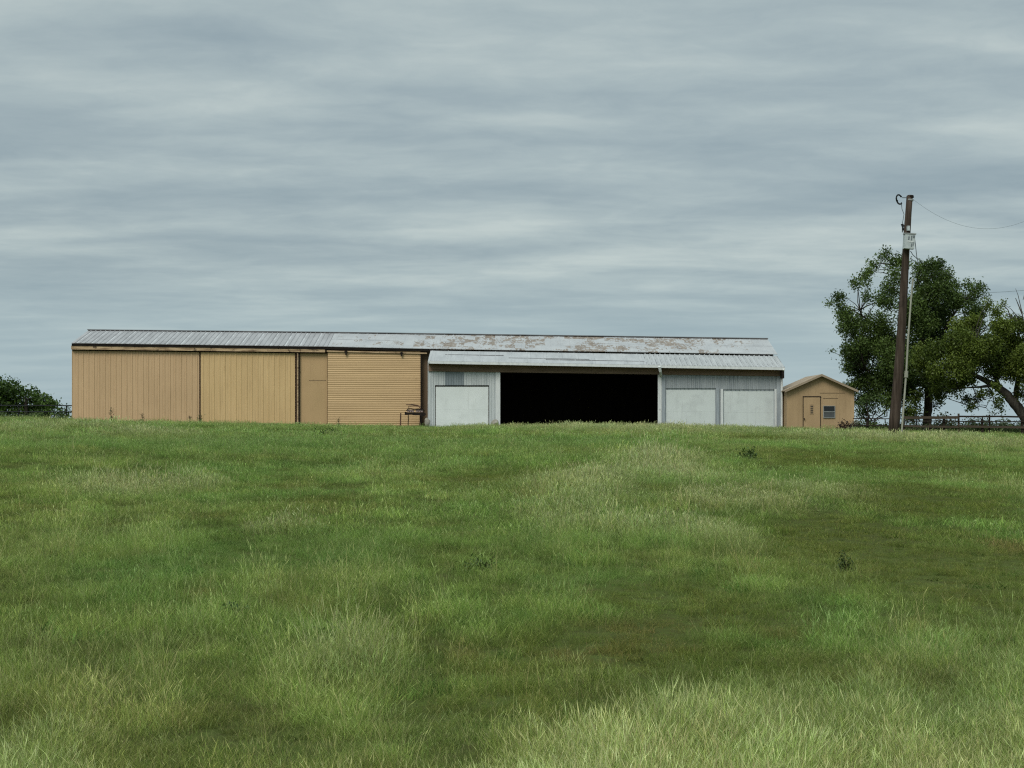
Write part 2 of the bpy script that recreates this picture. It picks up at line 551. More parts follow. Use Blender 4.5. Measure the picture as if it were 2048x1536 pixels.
M['glass'] = surf('dark_window_glass', [(0.3, (0.012, 0.013, 0.014)), (0.7, (0.02, 0.022, 0.024))], rough=0.25, spec=0.4)
M['screen'] = surf('insect_screen', [(0.3, (0.065, 0.070, 0.070)), (0.7, (0.085, 0.09, 0.09))], nscale=3, rough=0.8, spec=0.1)
M['alu'] = surf('aluminium_frame', [(0.3, (0.20, 0.21, 0.20)), (0.7, (0.32, 0.33, 0.31))], nscale=3, rough=0.5)
M['pole'] = surf('brown_creosoted_pole', [(0.32, (0.026, 0.019, 0.014)), (0.5, (0.055, 0.040, 0.030)), (0.7, (0.090, 0.068, 0.053))], (9, 9, 0.5), 1.3, rough=0.9, spec=0.1,
                 bump=0.4, extra=ex_specks((0.02, 0.015, 0.012), 1.6, 0.56, 0.70, 0.6))
M['conduit'] = surf('pale_conduit', [(0.3, (0.22, 0.22, 0.17)), (0.7, (0.33, 0.33, 0.26))], (2, 2, 0.6), 3, rough=0.7)
M['box_grey'] = surf('grey_metal_box', [(0.3, (0.30, 0.34, 0.33)), (0.6, (0.44, 0.48, 0.47))], nscale=5, rough=0.6, extra=ex_specks((0.12, 0.14, 0.14), 7, 0.58, 0.66, 0.7))
M['wire'] = surf('grey_wire', [(0.3, (0.10, 0.12, 0.13)), (0.7, (0.14, 0.16, 0.17))], nscale=5, rough=0.6)
M['fence_dark'] = surf('dark_weathered_rail', [(0.3, (0.018, 0.015, 0.012)), (0.7, (0.040, 0.030, 0.024))], (0.6, 1, 5), 2, rough=0.95, spec=0.05)
M['fence_brown'] = surf('brown_weathered_rail', [(0.3, (0.045, 0.034, 0.024)), (0.7, (0.085, 0.066, 0.048))], (0.6, 1, 5), 2, rough=0.95, spec=0.05)
M['pipe'] = surf('black_pipe', [(0.3, (0.012, 0.013, 0.014)), (0.7, (0.02, 0.022, 0.022))], rough=0.7, spec=0.2)
M['stone'] = surf('grey_stone', [(0.3, (0.20, 0.185, 0.15)), (0.7, (0.34, 0.32, 0.27))], nscale=5, rough=0.95, bump=0.5)
M['bark'] = surf('dark_bark', [(0.3, (0.022, 0.018, 0.014)), (0.7, (0.055, 0.046, 0.036))], (5, 5, 1), 2, rough=0.95, spec=0.05, bump=0.6)
M['bark_grey'] = surf('grey_bark', [(0.3, (0.035, 0.030, 0.025)), (0.7, (0.095, 0.085, 0.070))], (5, 5, 1), 2, rough=0.95, spec=0.05, bump=0.6)
M['dirt'] = surf('dark_dirt', [(0.3, (0.020, 0.015, 0.010)), (0.7, (0.035, 0.026, 0.018))], nscale=2, rough=1.0, spec=0.0)  # floor soil kept near-black to deepen the shade inside


def leafmat(name, trans=0.3, tint=True, spec=0.0):
    m = bpy.data.materials.new(name)
    m.use_nodes = True
    t = NT(m.node_tree)
    col = t.n('ShaderNodeAttribute', attribute_name='col').outputs['Color']
    if tint:
        ti = t.n('ShaderNodeAttribute', attribute_name='tint', attribute_type='INSTANCER').outputs['Color']
        col = t.mix(1.0, col, ti, 'MULTIPLY')
    d = t.n('ShaderNodeBsdfDiffuse', {'Color': col})
    tr = t.n('ShaderNodeBsdfTranslucent', {'Color': col})
    mx = t.n('ShaderNodeMixShader', {0: trans, 1: d.outputs[0], 2: tr.outputs[0]})
    out = mx.outputs[0]
    if spec:
        g = t.n('ShaderNodeBsdfGlossy', {'Color': (1, 1, 1), 'Roughness': 0.45})
        out = t.n('ShaderNodeMixShader', {0: spec, 1: out, 2: g.outputs[0]}).outputs[0]
    t.t.links.new(out, t.n('ShaderNodeOutputMaterial').inputs[0])
    return m


M['grass'] = leafmat('grass_blades', 0.35)
M['leaf'] = leafmat('tree_leaves', 0.22, tint=False, spec=0.012)


def ground_material():
    m = bpy.data.materials.new('field_ground')
    m.use_nodes = True
    t = NT(m.node_tree)
    oc = t.n('ShaderNodeTexCoord').outputs['Object']
    big = t.noise(oc, 0.12, 4, 0.6)
    fine = t.noise(oc, 9.0, 6, 0.75)
    c = t.ramp(big, [(0.35, (0.060, 0.072, 0.022)), (0.5, (0.072, 0.098, 0.026)), (0.65, (0.080, 0.120, 0.032))])
    c = t.mix(t.ramp(fine, [(0.35, 0.0), (0.7, 0.7)]), c, (0.050, 0.042, 0.022))
    b = t.n('ShaderNodeBsdfPrincipled', {'Base Color': c, 'Roughness': 1.0, 'Specular IOR Level': 0.0})
    bn = t.n('ShaderNodeBump', {'Strength': 0.6, 'Distance': 0.05, 'Height': fine})
    t.t.links.new(bn.outputs[0], b.inputs['Normal'])
    t.t.links.new(b.outputs[0], t.n('ShaderNodeOutputMaterial').inputs[0])
    return m


M['ground'] = ground_material()

# ------------------------------------------------------------------ ground sheet
ys = np.concatenate([[-60, -30, -12, -4], np.arange(0, 40, 0.5), np.arange(40, 110, 1.25), np.arange(110, 240, 10), [300, 450, 800, 1500, 3000, 6000]])
xc = np.concatenate([[-6000, -3000, -1200, -500, -200, -120, -80], np.arange(-60, -34, 4), np.arange(-34, 40, 0.75), np.arange(40, 64, 4), [80, 120, 200, 500, 1200, 3000, 6000]])
GX, GY = np.meshgrid(xc, ys)
GZ = ground(GX, GY)
V = np.stack([GX, GY, GZ], -1).reshape(-1, 3)
nx = len(xc)
ii, jj = np.meshgrid(np.arange(len(ys) - 1), np.arange(nx - 1), indexing='ij')
a = (ii * nx + jj).ravel()
Q = np.stack([a, a + 1, a + nx + 1, a + nx], -1)
go = bpy.data.objects.new('ground', np_mesh('ground', V, Q, M['ground']))
go.data.polygons.foreach_set('use_smooth', [True] * len(go.data.polygons))
C.objects.link(go)
go['kind'] = 'structure'

# ------------------------------------------------------------------ barn
yW, yE, yR, yB, yBE = 90.0, 89.58, 93.1, 96.6, 97.2      # tan wall, main eave, ridge, back wall, back eave
yL, yLE = 87.6, 87.0                                     # white lean-to wall and eave
xl, xr = -26.72, 15.92
eave = line((143, 685.5, yE), (655, 692.5, yE), (860, 697, yE), (1552, 708, yE))
ridge = line((175, 660.5, yR), (668, 665.5, yR), (1540, 678, yR))
b_eave = lambda x: eave(x) - 0.10
lean_e = line((856, 721.5, yLE), (1568, 734.5, yLE))
lean_t = lambda x: eave(x) - 0.13
head_t = line((856, 726, yL), (1568, 739, yL))
head_b = line((856, 742.5, yL), (1568, 752.5, yL))
base = lambda y: (lambda x: G(x, y) - 0.35)

barn = thing('barn', (-5.4, 89, G(-5.4, 89)), 'long low metal barn with tan sliding doors and a white open lean-to', 'barn')

m = MB(); m.roof(xl - 0.0 + 0.05, -11.17, yE, eave, yR, ridge, 0.3, 0.035, 0.3, 0.03); m.roof(xl + 0.05, -11.17, yBE, b_eave, yR + 0.001, ridge, 0.3, 0.035, 0.3, 0.03)
rl = m.build('roof', M['roof_grey'], barn); rl['label'] = 'grey ribbed left half of the roof'
m = MB(); m.roof(-11.165, 16.08, yE, eave, yR, ridge, 0.6, 0.012, 0.2, 0.03, 0.006); m.roof(-11.165, 16.08, yBE, b_eave, yR + 0.001, ridge, 0.6, 0.012, 0.2, 0.03)
rr = m.build('roof', M['roof_rust'], barn); rr['label'] = 'pale right half of the roof with brown peeling patches'
m = MB()
for (xa, xb) in ((xl + 0.03, -11.0), (-10.99, 16.1)):
    m.box(xa, xb, yR - 0.16, yR + 0.16, lambda x: ridge(x) + 0.006, lambda x: ridge(x) + 0.055)
m.build('ridge_cap', M['ridge'], rr)

# dark fascia under the main eave, its black standing in for the overhang's shade
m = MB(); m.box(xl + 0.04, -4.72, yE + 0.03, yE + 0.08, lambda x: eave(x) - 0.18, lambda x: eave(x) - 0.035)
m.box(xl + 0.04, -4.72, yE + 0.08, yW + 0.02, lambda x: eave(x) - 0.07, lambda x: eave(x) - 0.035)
m.build('eave_shade_strip', M['eave_shade'], barn)

# tan front: wall behind the doors, then the doors
wall_top = lambda x: eave(x) - 0.075
m = MB(); m.box(xl, -4.95, yW, yW + 0.08, base(yW), wall_top); m.build('front_wall', M['brown_wall'], barn)
trk_t = line((143, 691.5, 89.86), (655, 697.5, 89.86)); trk_b = line((143, 699.0, 89.86), (655, 705.0, 89.86))
m = MB(); m.box(xl, X(601, 89.86), 89.64, 89.87, trk_b, trk_t)
m.box(X(602, 89.86), X(651, 89.86), 89.63, 89.87, trk_b, trk_t)
tr_o = m.build('door_track', M['tan_board'], barn)
m = MB(); m.box(xl, X(655, 89.86), 89.78, 89.90, lambda x: trk_b(x) - 0.06, lambda x: trk_b(x) - 0.003); m.build('track_rail', M['black'], tr_o)


def ribdoor(pa, pb, y, mt, ph, label):
    xa, xb = max(X(pa, y), xl - 0.02), X(pb, y)
    mm = MB(); mm.vribs(xa, xb, y, base(y), lambda x: trk_b(x) - 0.065, 0.33, 0.028, 0.3, 0.03, ph)
    o = mm.build('sliding_door', mt, barn); o['label'] = label
    return o


d1 = ribdoor(143, 398.5, 89.88, M['tan_left'], 0.05, 'left sliding door of wide ribbed tan sheet')
d2 = ribdoor(401.5, 590, 89.85, M['tan_right'], 0.1, 'yellower ribbed tan sliding door')


def ragged(px, y, ztop, w0, seed, mt, parent, name, dots=True):
    """dark ragged gap where sheet ends meet"""
    rr_ = random.Random(seed)
    mm = MB()
    x = X(px, y)
    z = G(x, y) - 0.1
    mm.box(x - w0 * 0.12, x + w0 * 0.12, y, y + 0.03, z, ztop)
    while dots and z < ztop - 0.1:
        h = 0.05 + 0.05 * rr_.random()
        o = rr_.uniform(-0.4, 0.15) * w0
        mm.box(x + o - w0 * 0.5, x + o + w0 * 0.3, y - 0.012, y - 0.004, z, z + h * 0.7)
        z += h * rr_.uniform(1.5, 2.6)
    return mm.build(name, mt, parent)


ragged(400, 89.83, trk_b(-18.9) - 0.07, 0.06, 1, M['rust'], d1, 'edge_gap')
ragged(592, 89.80, trk_b(-13.2) - 0.07, 0.08, 2, M['rust'], d2, 'edge_gap')
m = MB(); m.box(X(594.5, 89.8), X(597, 89.8), 89.70, 89.82, base(89.8), lambda x: trk_b(x) - 0.07); m.build('edge_trim', M['tan_board'], d2)
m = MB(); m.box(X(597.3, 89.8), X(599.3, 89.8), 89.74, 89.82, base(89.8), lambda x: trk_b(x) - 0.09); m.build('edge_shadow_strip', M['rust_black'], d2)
m = MB(); m.box(X(600, 89.92), X(655, 89.92), 89.90, 89.96, base(89.9), lambda x: trk_b(x) - 0.05)
pn = m.build('wall_panel', M['tan_plain'], barn)
zs = Z(761, 89.9)
m = MB(); m.box(X(618, 89.9), X(652, 89.9), 89.892, 89.899, zs - 0.012, zs + 0.012); m.build('seam', M['brown_wall'], pn)

# level-corrugated hanging door
cx0, cx1 = X(655.5, 89.7), X(841, 89.7)
ctop = Z(702.5, 89.7)
m = MB(); m.hcorr(cx0, cx1, 89.72, G(cx0, 89.7) - 0.4, ctop, 0.131, 0.018, 0.03)
cd = m.build('sliding_door', M['tan_corr'], barn, smooth=True); cd['label'] = 'hanging door of level corrugated tan sheet'
m = MB(); m.box(cx1, cx1 + 0.07, 89.66, 89.80, base(89.7), ctop - 0.02); m.build('edge_trim', M['rust_black'], cd)
m = MB()
m.box(cx0 - 0.05, cx1 + 0.4, 89.62, 89.68, lambda x: eave(x) - 0.33, lambda x: eave(x) - 0.25)
tro = m.build('door_track', M['tan_board'], barn)
for px in (692, 803):
    m = MB(); xh = X(px, 89.6)
    m.box(xh - 0.05, xh + 0.05, 89.57, 89.62, eave(xh) - 0.50, eave(xh) - 0.24); m.box(xh - 0.10, xh + 0.10, 89.56, 89.60, eave(xh) - 0.34, eave(xh) - 0.28)
    m.build('hanger', M['rust_black'], tro)

# closed sides and back, dark inside
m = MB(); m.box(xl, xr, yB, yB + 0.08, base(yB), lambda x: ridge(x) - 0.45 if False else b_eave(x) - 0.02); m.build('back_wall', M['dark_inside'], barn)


def gable(x, t, mt, name, y0=yW + 0.09, low=True):
    mm = MB()
    zb = G(x, 93) - 0.5
    pr = [(y0, zb), (yB - 0.01, zb), (yB - 0.01, eave(x) - 0.2), (yR, ridge(x) - 0.05), (y0, eave(x) + (ridge(x) - eave(x)) * (y0 - yE) / (yR - yE) - 0.05)]
    n = len(pr)
    mm.add([(x, p[0], p[1]) for p in pr] + [(x + t, p[0], p[1]) for p in pr],
           [tuple(range(n)), tuple(range(n, 2 * n))[::-1]] + [(i, n + i, n + (i + 1) % n, (i + 1) % n) for i in range(n)])
    return mm.build(name, mt, barn)


gable(xl, 0.06, M['tan_left'], 'end_wall')
gable(xr - 0.06, 0.06, M['white_r'], 'end_wall')
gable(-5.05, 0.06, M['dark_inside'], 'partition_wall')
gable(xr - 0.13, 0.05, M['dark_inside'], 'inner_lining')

# lean-to
mid = X(1288, 88)
m = MB(); m.roof(-4.93, mid, yLE, lean_e, 89.52, lean_t, 0.95, 0.012, 0.1, 0.03, 0.008)
lr = m.build('lean_to_roof', M['roof_lean'], barn)
m = MB()
for x0_, x1_, tt in ((-4.0, -0.5, 0.62), (-0.2, 4.6, 0.40), (2.0, mid, 0.30)):
    ya, za = yLE + (89.52 - yLE) * tt, (lambda x, q=tt: lean_e(x) + (lean_t(x) - lean_e(x)) * q)
    m.box(x0_, x1_, ya - 0.035, ya + 0.035, lambda x: za(x) - 0.01, lambda x: za(x) + 0.022)
m.build('sheet_lap', M['ridge'], lr)
m = MB(); m.roof(mid + 0.003, 16.05, yLE, lean_e, 89.52, lean_t, 0.3, 0.04, 0.32, 0.03)
lr2 = m.build('lean_to_roof', M['roof_rib'], barn); lr2['label'] = 'strongly ribbed right half of the lean-to roof'
m = MB(); m.box(-4.94, 16.05, yLE - 0.05, yLE - 0.004, lambda x: lean_e(x) - 0.165, lambda x: lean_e(x) - 0.02)
m.build('gutter', M['white_trim'], barn)
m = MB(); m.box(-4.93, 16.0, yLE + 0.0, yL + 0.2, lambda x: lean_e(x) - 0.19, lambda x: lean_e(x) - 0.15); m.build('soffit', M['header'], barn)
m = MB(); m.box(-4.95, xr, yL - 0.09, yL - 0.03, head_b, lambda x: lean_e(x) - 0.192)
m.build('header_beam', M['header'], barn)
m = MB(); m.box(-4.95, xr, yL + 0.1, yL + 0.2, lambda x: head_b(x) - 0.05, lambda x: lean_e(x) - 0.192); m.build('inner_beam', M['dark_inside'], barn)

wl0, wl1 = -4.95, X(999, yL)
dl0, dl1, dlz = X(870, yL), X(978, yL), Z(770.5, yL)
m = MB()
m.vribs(wl0, dl0, yL, base(yL), head_b, 0.15, 0.018, 0.4, 0.03)
m.vribs(dl1, wl1, yL, base(yL), head_b, 0.15, 0.018, 0.4, 0.03)
m.vribs(dl0, X(890, yL), yL, dlz, head_b, 0.15, 0.018, 0.4, 0.03)
m.vribs(X(928, yL), dl1, yL, dlz, head_b, 0.15, 0.018, 0.4, 0.03)
wl = m.build('lean_to_wall', M['white_l'], barn); wl['label'] = 'white ribbed wall left of the opening'
m = MB(); m.vribs(X(890, yL), X(928, yL), yL, dlz, head_b, 0.15, 0.018, 0.4, 0.03); m.build('patch_panel', M['galv'], wl)
wr0, wr1 = X(1315.5, yL), xr
r1a, r1b, r2a, r2b = X(1331, yL), X(1432, yL), X(1446, yL), X(1549, yL)
r1z, r2z = Z(776.5, yL), Z(779.0, yL)
m = MB()
m.vribs(wr0, r1a, yL, base(yL), head_b, 0.25, 0.03, 0.3, 0.03)
m.vribs(r1a, r1b, yL, r1z, head_b, 0.25, 0.03, 0.3, 0.03)
m.vribs(r1b, r2a, yL, base(yL), head_b, 0.25, 0.03, 0.3, 0.03)
m.vribs(r2a, r2b, yL, r2z, head_b, 0.25, 0.03, 0.3, 0.03)
m.vribs(r2b, wr1, yL, base(yL), head_b, 0.25, 0.03, 0.3, 0.03)
wrt = m.build('lean_to_wall', M['white_r'], barn); wrt['label'] = 'grey white ribbed wall right of the opening'
for px0, px1, pr, mt in ((1315.5, 1323, 0.06, 'white_trim'), (1323.4, 1330.6, 0.045, 'grey_trim'), (1432.5, 1438, 0.05, 'grey_trim'), (1441, 1445.8, 0.07, 'white_trim'),
                         (1548.6, 1553, 0.05, 'white_trim'), (1553.4, 1561.5, 0.04, 'grey_trim')):
    m = MB(); m.box(X(px0, yL), X(px1, yL), yL - pr, yL - 0.031, base(yL), lambda x: (head_b(x) - 0.01) if px0 in (1315.5, 1323.4, 1553.4) else (r1z if px0 < 1440 else r2z) + 0.03)
    m.build('door_jamb', M[mt], wrt)
m = MB(); m.box(X(992, yL), X(1000.5, yL), yL - 0.05, yL - 0.02, base(yL), lambda x: head_b(x) - 0.01); m.build('corner_post', M['white_trim'], wl)
# side walls of the lean-to
for xx, mt in ((-4.99, 'white_l'), (xr, 'white_r')):
    m = MB()
    zb = G(xx, 89) - 0.5
    yy = [yL + 0.04, yW - 0.02]
    zt = [lean_e(xx) + (lean_t(xx) - lean_e(xx)) * (q - yLE) / (89.52 - yLE) - 0.22 for q in yy]
    m.hexa([(xx, yy[0], zb), (xx + 0.05, yy[0], zb), (xx + 0.05, yy[1], zb), (xx, yy[1], zb)],
           [(xx, yy[0], zt[0]), (xx + 0.05, yy[0], zt[0]), (xx + 0.05, yy[1], zt[1]), (xx, yy[1], zt[1])])
    m.build('side_wall', M[mt], barn)


def garage(x0, x1, zt, mt, label, outline='fence_dark'):
    mm = MB()
    zb = G((x0 + x1) / 2, yL) - 0.3
    nsec = 4
    hh = (zt - zb - 0.05) / nsec
    for i in range(nsec):
        mm.box(x0 + 0.035, x1 - 0.035, yL + 0.05 + 0.0025 * (i % 2), yL + 0.10, zb + i * hh, zb + (i + 1) * hh - 0.0005)
    o = mm.build('garage_door', mt, barn)
    o['label'] = label
    mm = MB()
    mm.box(x0, x1, yL + 0.035, yL + 0.05, zt - 0.075, zt - 0.004)
    mm.box(x0, x0 + 0.034, yL + 0.035, yL + 0.05, zb, zt - 0.08)
    mm.box(x1 - 0.034, x1, yL + 0.035, yL + 0.05, zb, zt - 0.08)
    mm.box(x0 + 0.01, x1 - 0.01, yL + 0.104, yL + 0.12, zb, zt)
    mm.build('shadow_outline', M[outline], o)  # strips coloured as the shadow outline around the door
    return o


garage(dl0, dl1, dlz, M['white_door'], 'white roll door left of the opening')
garage(r1a, r1b, r1z, M['door_r'], 'pale garage door next to the opening', 'grey_trim')
garage(r2a, r2b, r2z, M['door_r'], 'pale garage door at the right end', 'grey_trim')
m = MB(); m.tube([P(1319, 733, yLE - 0.1), P(1320.5, 742, yLE), P(1322, 752, yL - 0.1)], 0.085, 8); m.build('downspout', M['white_trim'], barn)
m = MB(); m.tube([P(1567, 738, yLE - 0.06), P(1566, 745, 87.3), P(1563.5, 757, yL - 0.08), P(1563.5, 853, yL - 0.08)], 0.065, 8)
m.build('downspout', M['white_trim'], barn)
m = MB(); m.box(X(1562, 87.3), X(1567, 87.3), 87.05, 87.5, lambda x: lean_e(x) - 0.65, lambda x: lean_e(x) - 0.2); m.build('bracket', M['rust_black'], barn)

# dirt floor inside
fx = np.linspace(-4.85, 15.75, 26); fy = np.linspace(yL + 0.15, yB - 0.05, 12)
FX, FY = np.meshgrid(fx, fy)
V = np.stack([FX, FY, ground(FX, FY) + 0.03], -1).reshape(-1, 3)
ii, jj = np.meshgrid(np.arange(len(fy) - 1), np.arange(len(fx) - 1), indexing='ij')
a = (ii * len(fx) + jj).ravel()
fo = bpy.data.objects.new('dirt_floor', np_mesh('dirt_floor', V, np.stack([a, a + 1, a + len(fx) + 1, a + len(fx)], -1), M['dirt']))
C.objects.link(fo)
fo['kind'] = 'structure'

# ------------------------------------------------------------------ small tan shed
yS = 86.6
sx0, sx1 = X(1573.5, yS), X(1708.5, yS)
pk = P(1641.5, 751, yS)
ez = Z(781, yS)
shed = thing('shed', (pk.x, yS, G(pk.x, yS)), 'small tan gabled shed with one door and one window between barn and tree', 'shed')
m = MB(); yb = yS + 4.2
zb = G(pk.x, yS) - 0.5
pr = [(sx0, zb), (sx1, zb), (sx1, ez), (pk.x, pk.z), (sx0, ez)]
n = 5
m.add([(p[0], yS, p[1]) for p in pr] + [(p[0], yb, p[1]) for p in pr], [tuple(range(n)), tuple(range(n, 2 * n))[::-1]] + [(i, n + i, n + (i + 1) % n, (i + 1) % n) for i in (0, 1, 4)])
wsh = m.build('wall', M['shed'], shed)
m = MB()
for (xe, sgn) in ((sx0, -1), (sx1, 1)):
    sl = (pk.z - ez) / (pk.x - sx0)
    ov = 0.16
    xo, zo = xe + sgn * ov, ez - sl * ov + 0.02
    q = [(xo, zo), (pk.x, pk.z + 0.02)]
    if sgn > 0:
        q = q[::-1]
    (xa, za), (xb, zb2) = q
    m.hexa([(xa, yS - 0.28, za), (xb, yS - 0.28, zb2), (xb, yb + 0.2, zb2), (xa, yb + 0.2, za)],
           [(xa, yS - 0.28, za + 0.05), (xb, yS - 0.28, zb2 + 0.05), (xb, yb + 0.2, zb2 + 0.05), (xa, yb + 0.2, za + 0.05)])
rf = m.build('roof', M['shed_roof'], shed)
for sgn, xe in ((-1, sx0), (1, sx1)):
    m = MB()
    xo, zo = xe + sgn * 0.17, ez - sl * 0.17 + 0.02
    q = [(xo, zo), (pk.x, pk.z + 0.02)]
    if sgn > 0:
        q = q[::-1]
    (xa, za), (xb, zb2) = q
    m.hexa([(xa, yS - 0.32, za - 0.07), (xb, yS - 0.32, zb2 - 0.07), (xb, yS - 0.282, zb2 - 0.07), (xa, yS - 0.282, za - 0.07)],
           [(xa, yS - 0.32, za + 0.062), (xb, yS - 0.32, zb2 + 0.062), (xb, yS - 0.282, zb2 + 0.062), (xa, yS - 0.282, za + 0.062)])
    m.build('bargeboard', M['shed_roof'], rf)
dx0, dx1, dzt = X(1607, yS), X(1640, yS), Z(794.5, yS)
zb = G(dx0, yS) - 0.1
m = MB(); m.box(dx0, dx1, yS - 0.035, yS - 0.004, zb, dzt); dr = m.build('door', M['shed_door'], shed)
m = MB(); m.box(dx0 - 0.045, dx0 - 0.004, yS - 0.03, yS - 0.003, zb, dzt + 0.02); m.box(dx1 + 0.004, dx1 + 0.04, yS - 0.03, yS - 0.003, zb, dzt + 0.02)
m.box(dx0 - 0.05, dx1 + 0.05, yS - 0.06, yS - 0.003, dzt + 0.022, dzt + 0.06); m.build('door_frame', M['rust_black'], dr)
vx0, vx1, vz0, vz1 = X(1620.5, yS), X(1626, yS), Z(827, yS), Z(809.5, yS)
m = MB(); m.box(vx0, vx1, yS - 0.045, yS - 0.037, vz0, vz1); win = m.build('door_window', M['glass'], dr)
m = MB(); m.box(vx0 - 0.03, vx0, yS - 0.05, yS - 0.036, vz0 - 0.05, vz1 + 0.03); m.box(vx1, vx1 + 0.03, yS - 0.05, yS - 0.036, vz0 - 0.05, vz1 + 0.03)
m.box(vx0, vx1, yS - 0.05, yS - 0.036, vz0 - 0.05, vz0); m.box(vx0, vx1, yS - 0.05, yS - 0.036, vz1, vz1 + 0.03)
for k in range(4):
    zz_ = vz0 + 0.07 + k * 0.12
    m.box(vx0, vx1, yS - 0.052, yS - 0.046, zz_, zz_ + 0.045)
m.build('window_bars', M['shed_door'], dr)
hp = P(1608.5, 837, yS - 0.04)
m = MB(); m.tube([hp, hp + Vector((0, -0.05, 0)), hp + Vector((0.02, -0.06, -0.09))], 0.028, 6); m.build('handle', M['rust_black'], dr)
wx0, wx1, wz0, wz1 = X(1647.5, yS), X(1669, yS), Z(835, yS), Z(812.5, yS)
wm = (wz0 + wz1) / 2
m = MB()
m.box(wx0 - 0.03, wx0, yS - 0.05, yS - 0.003, wz0 - 0.03, wz1 + 0.03); m.box(wx1, wx1 + 0.03, yS - 0.05, yS - 0.003, wz0 - 0.03, wz1 + 0.03)
m.box(wx0, wx1, yS - 0.05, yS - 0.003, wz1, wz1 + 0.03); m.box(wx0, wx1, yS - 0.055, yS - 0.003, wz0 - 0.03, wz0); m.box(wx0, wx1, yS - 0.055, yS - 0.02, wm - 0.02, wm + 0.025)
wf = m.build('window', M['alu'], shed)
m = MB(); m.box(wx0, wx1, yS - 0.018, yS - 0.004, wm + 0.026, wz1 - 0.001); m.build('pane', M['glass'], wf)
m = MB(); m.box(wx0, wx1, yS - 0.03, yS - 0.004, wz0 + 0.001, wm - 0.021); m.build('screen', M['screen'], wf)
m = MB(); m.box(X(1640, yS), X(1690, yS), yS - 0.012, yS - 0.003, Z(786.5, yS), Z(785.6, yS)); m.box(X(1646, yS), X(1676, yS), yS - 0.012, yS - 0.003, Z(797.2, yS), Z(796.4, yS))
m.build('board_seam', M['brown_wall'], wsh)

# ------------------------------------------------------------------ utility pole
DP = 60.0
pb, pt = P(1786.5, 868, DP), P(1821, 392, DP)
pole = thing('utility_pole', (pb.x, DP, G(pb.x, DP)), 'tall brown wooden utility pole leaning right in front of the tree', 'pole')
pts = []
rad = []
for i in range(15):
    t = i / 14
    p = pb.lerp(pt, t)
    p.x += 0.035 * math.sin(t * 5.0)
    pts.append(p)
    rad.append((0.228 - 0.105 * t ** 0.8) * (1 + 0.02 * math.sin(i * 2.3)))
pts[0] = pb + Vector((-0.02, 0, -0.35))
m = MB(); m.tube(pts, rad, 20); shaft = m.build('shaft', M['pole'], pole, smooth=True)
m = MB(); m.tube([pt + Vector((-0.005, 0, -0.06)), pt + Vector((0.0, 0, 0.03))], [0.145, 0.12], 16); m.build('cap', M['black'], shaft)
m = MB(); m.tube([P(1819.8, 401.5, DP), P(1820.2, 398.5, DP)], 0.143, 16); m.build('band', M['alu'], shaft)
m = MB(); m.tube([P(1826, 557, DP - 0.25), P(1822, 600, DP - 0.25), P(1816, 680, DP - 0.25), P(1812.5, 745, DP - 0.25), P(1803, 870, DP - 0.25)], [0.034, 0.037, 0.04, 0.04, 0.04], 8)
cdt = m.build('conduit', M['conduit'], pole)
m = MB(); m.tube([P(1812.9, 742, DP - 0.25), P(1812.2, 755, DP - 0.25)], 0.075, 8); m.build('coupling', M['conduit'], cdt)
ax = (pt - pb).normalized()
rx = Vector((ax.z, 0, -ax.x))


def obox(c, hx, hy, hz):
    mm = MB()
    cs = []
    for dz in (-hz, hz):
        cs.append([c + rx * a_ * hx + Vector((0, b_ * hy, 0)) + ax * dz for a_, b_ in ((-1, -1), (1, -1), (1, 1), (-1, 1))])
    mm.hexa(cs[0], cs[1])
    return mm


bc = P(1818, 483.5, DP - 0.28)
bx = obox(bc, 0.205, 0.13, 0.29).build('equipment_box', M['box_grey'], pole)
obox(bc + ax * 0.315, 0.235, 0.15, 0.022).build('lid', M['alu'], bx)
for k, (du, dv, a_, b_) in enumerate(((-0.05, 0.13, 0.022, 0.07), (0.06, 0.14, 0.02, 0.09), (0.15, 0.2, 0.03, 0.05), (0.08, -0.14, 0.02, 0.06), (0.14, -0.1, 0.015, 0.07))):
    obox(bc + rx * du + ax * dv + Vector((0, -0.137, 0)), a_, 0.006, b_).build('latch', M['wire'], bx)
obox(bc + rx * 0.02 + ax * 0.0 + Vector((0, -0.137, 0)), 0.12, 0.005, 0.02).build('sticker', M['white_trim'], bx)
m = MB(); m.tube([P(1804, 395.3, DP), P(1817, 395.3, DP)], 0.018, 6); m.build('bracket', M['wire'], pole)
m = MB()
lp = []
for k in range(25):
    t = 0.5 + 5.0 * k / 24
    lp.append(P(1798.5 + 5.6 * math.cos(t) + 2.5 * math.sin(t) * -0.6, 399 - 9.3 * math.sin(t), DP + 0.05 * math.sin(2 * t)))
m.tube(lp, [0.022 + 0.014 * abs(math.sin(k * 1.9)) for k in range(25)], 7, False)
lp2 = [p + Vector((0.02 * math.sin(i), -0.05, 0.015 * math.cos(i * 1.3))) for i, p in enumerate(lp)]
m.tube(lp2, 0.013, 6, False)
lo = m.build('wire_coil', M['pipe'], pole)
m = MB(); m.tube([P(1803, 408, DP), P(1804, 418, DP), P(1808, 428, DP), P(1806.5, 438, DP), P(1804.5, 448, DP)], 0.014, 5); m.build('cable', M['wire'], pole)
m = MB(); m.tube([P(1804.5, 448, DP), P(1805.5, 454, DP), P(1804.5, 465, DP)], [0.06, 0.035, 0.015], 7); m.tube([P(1805.5, 454, DP), P(1808.5, 463, DP)], [0.03, 0.02], 6); m.tube([P(1803, 451, DP), P(1808, 452, DP)], 0.035, 6)
m.build('insulator', M['pipe'], pole)
m = MB(); m.box(X(1811.5, DP), X(1816.5, DP), DP - 0.25, DP - 0.12, Z(462.5, DP), Z(453, DP)); m.build('clamp', M['box_grey'], pole)
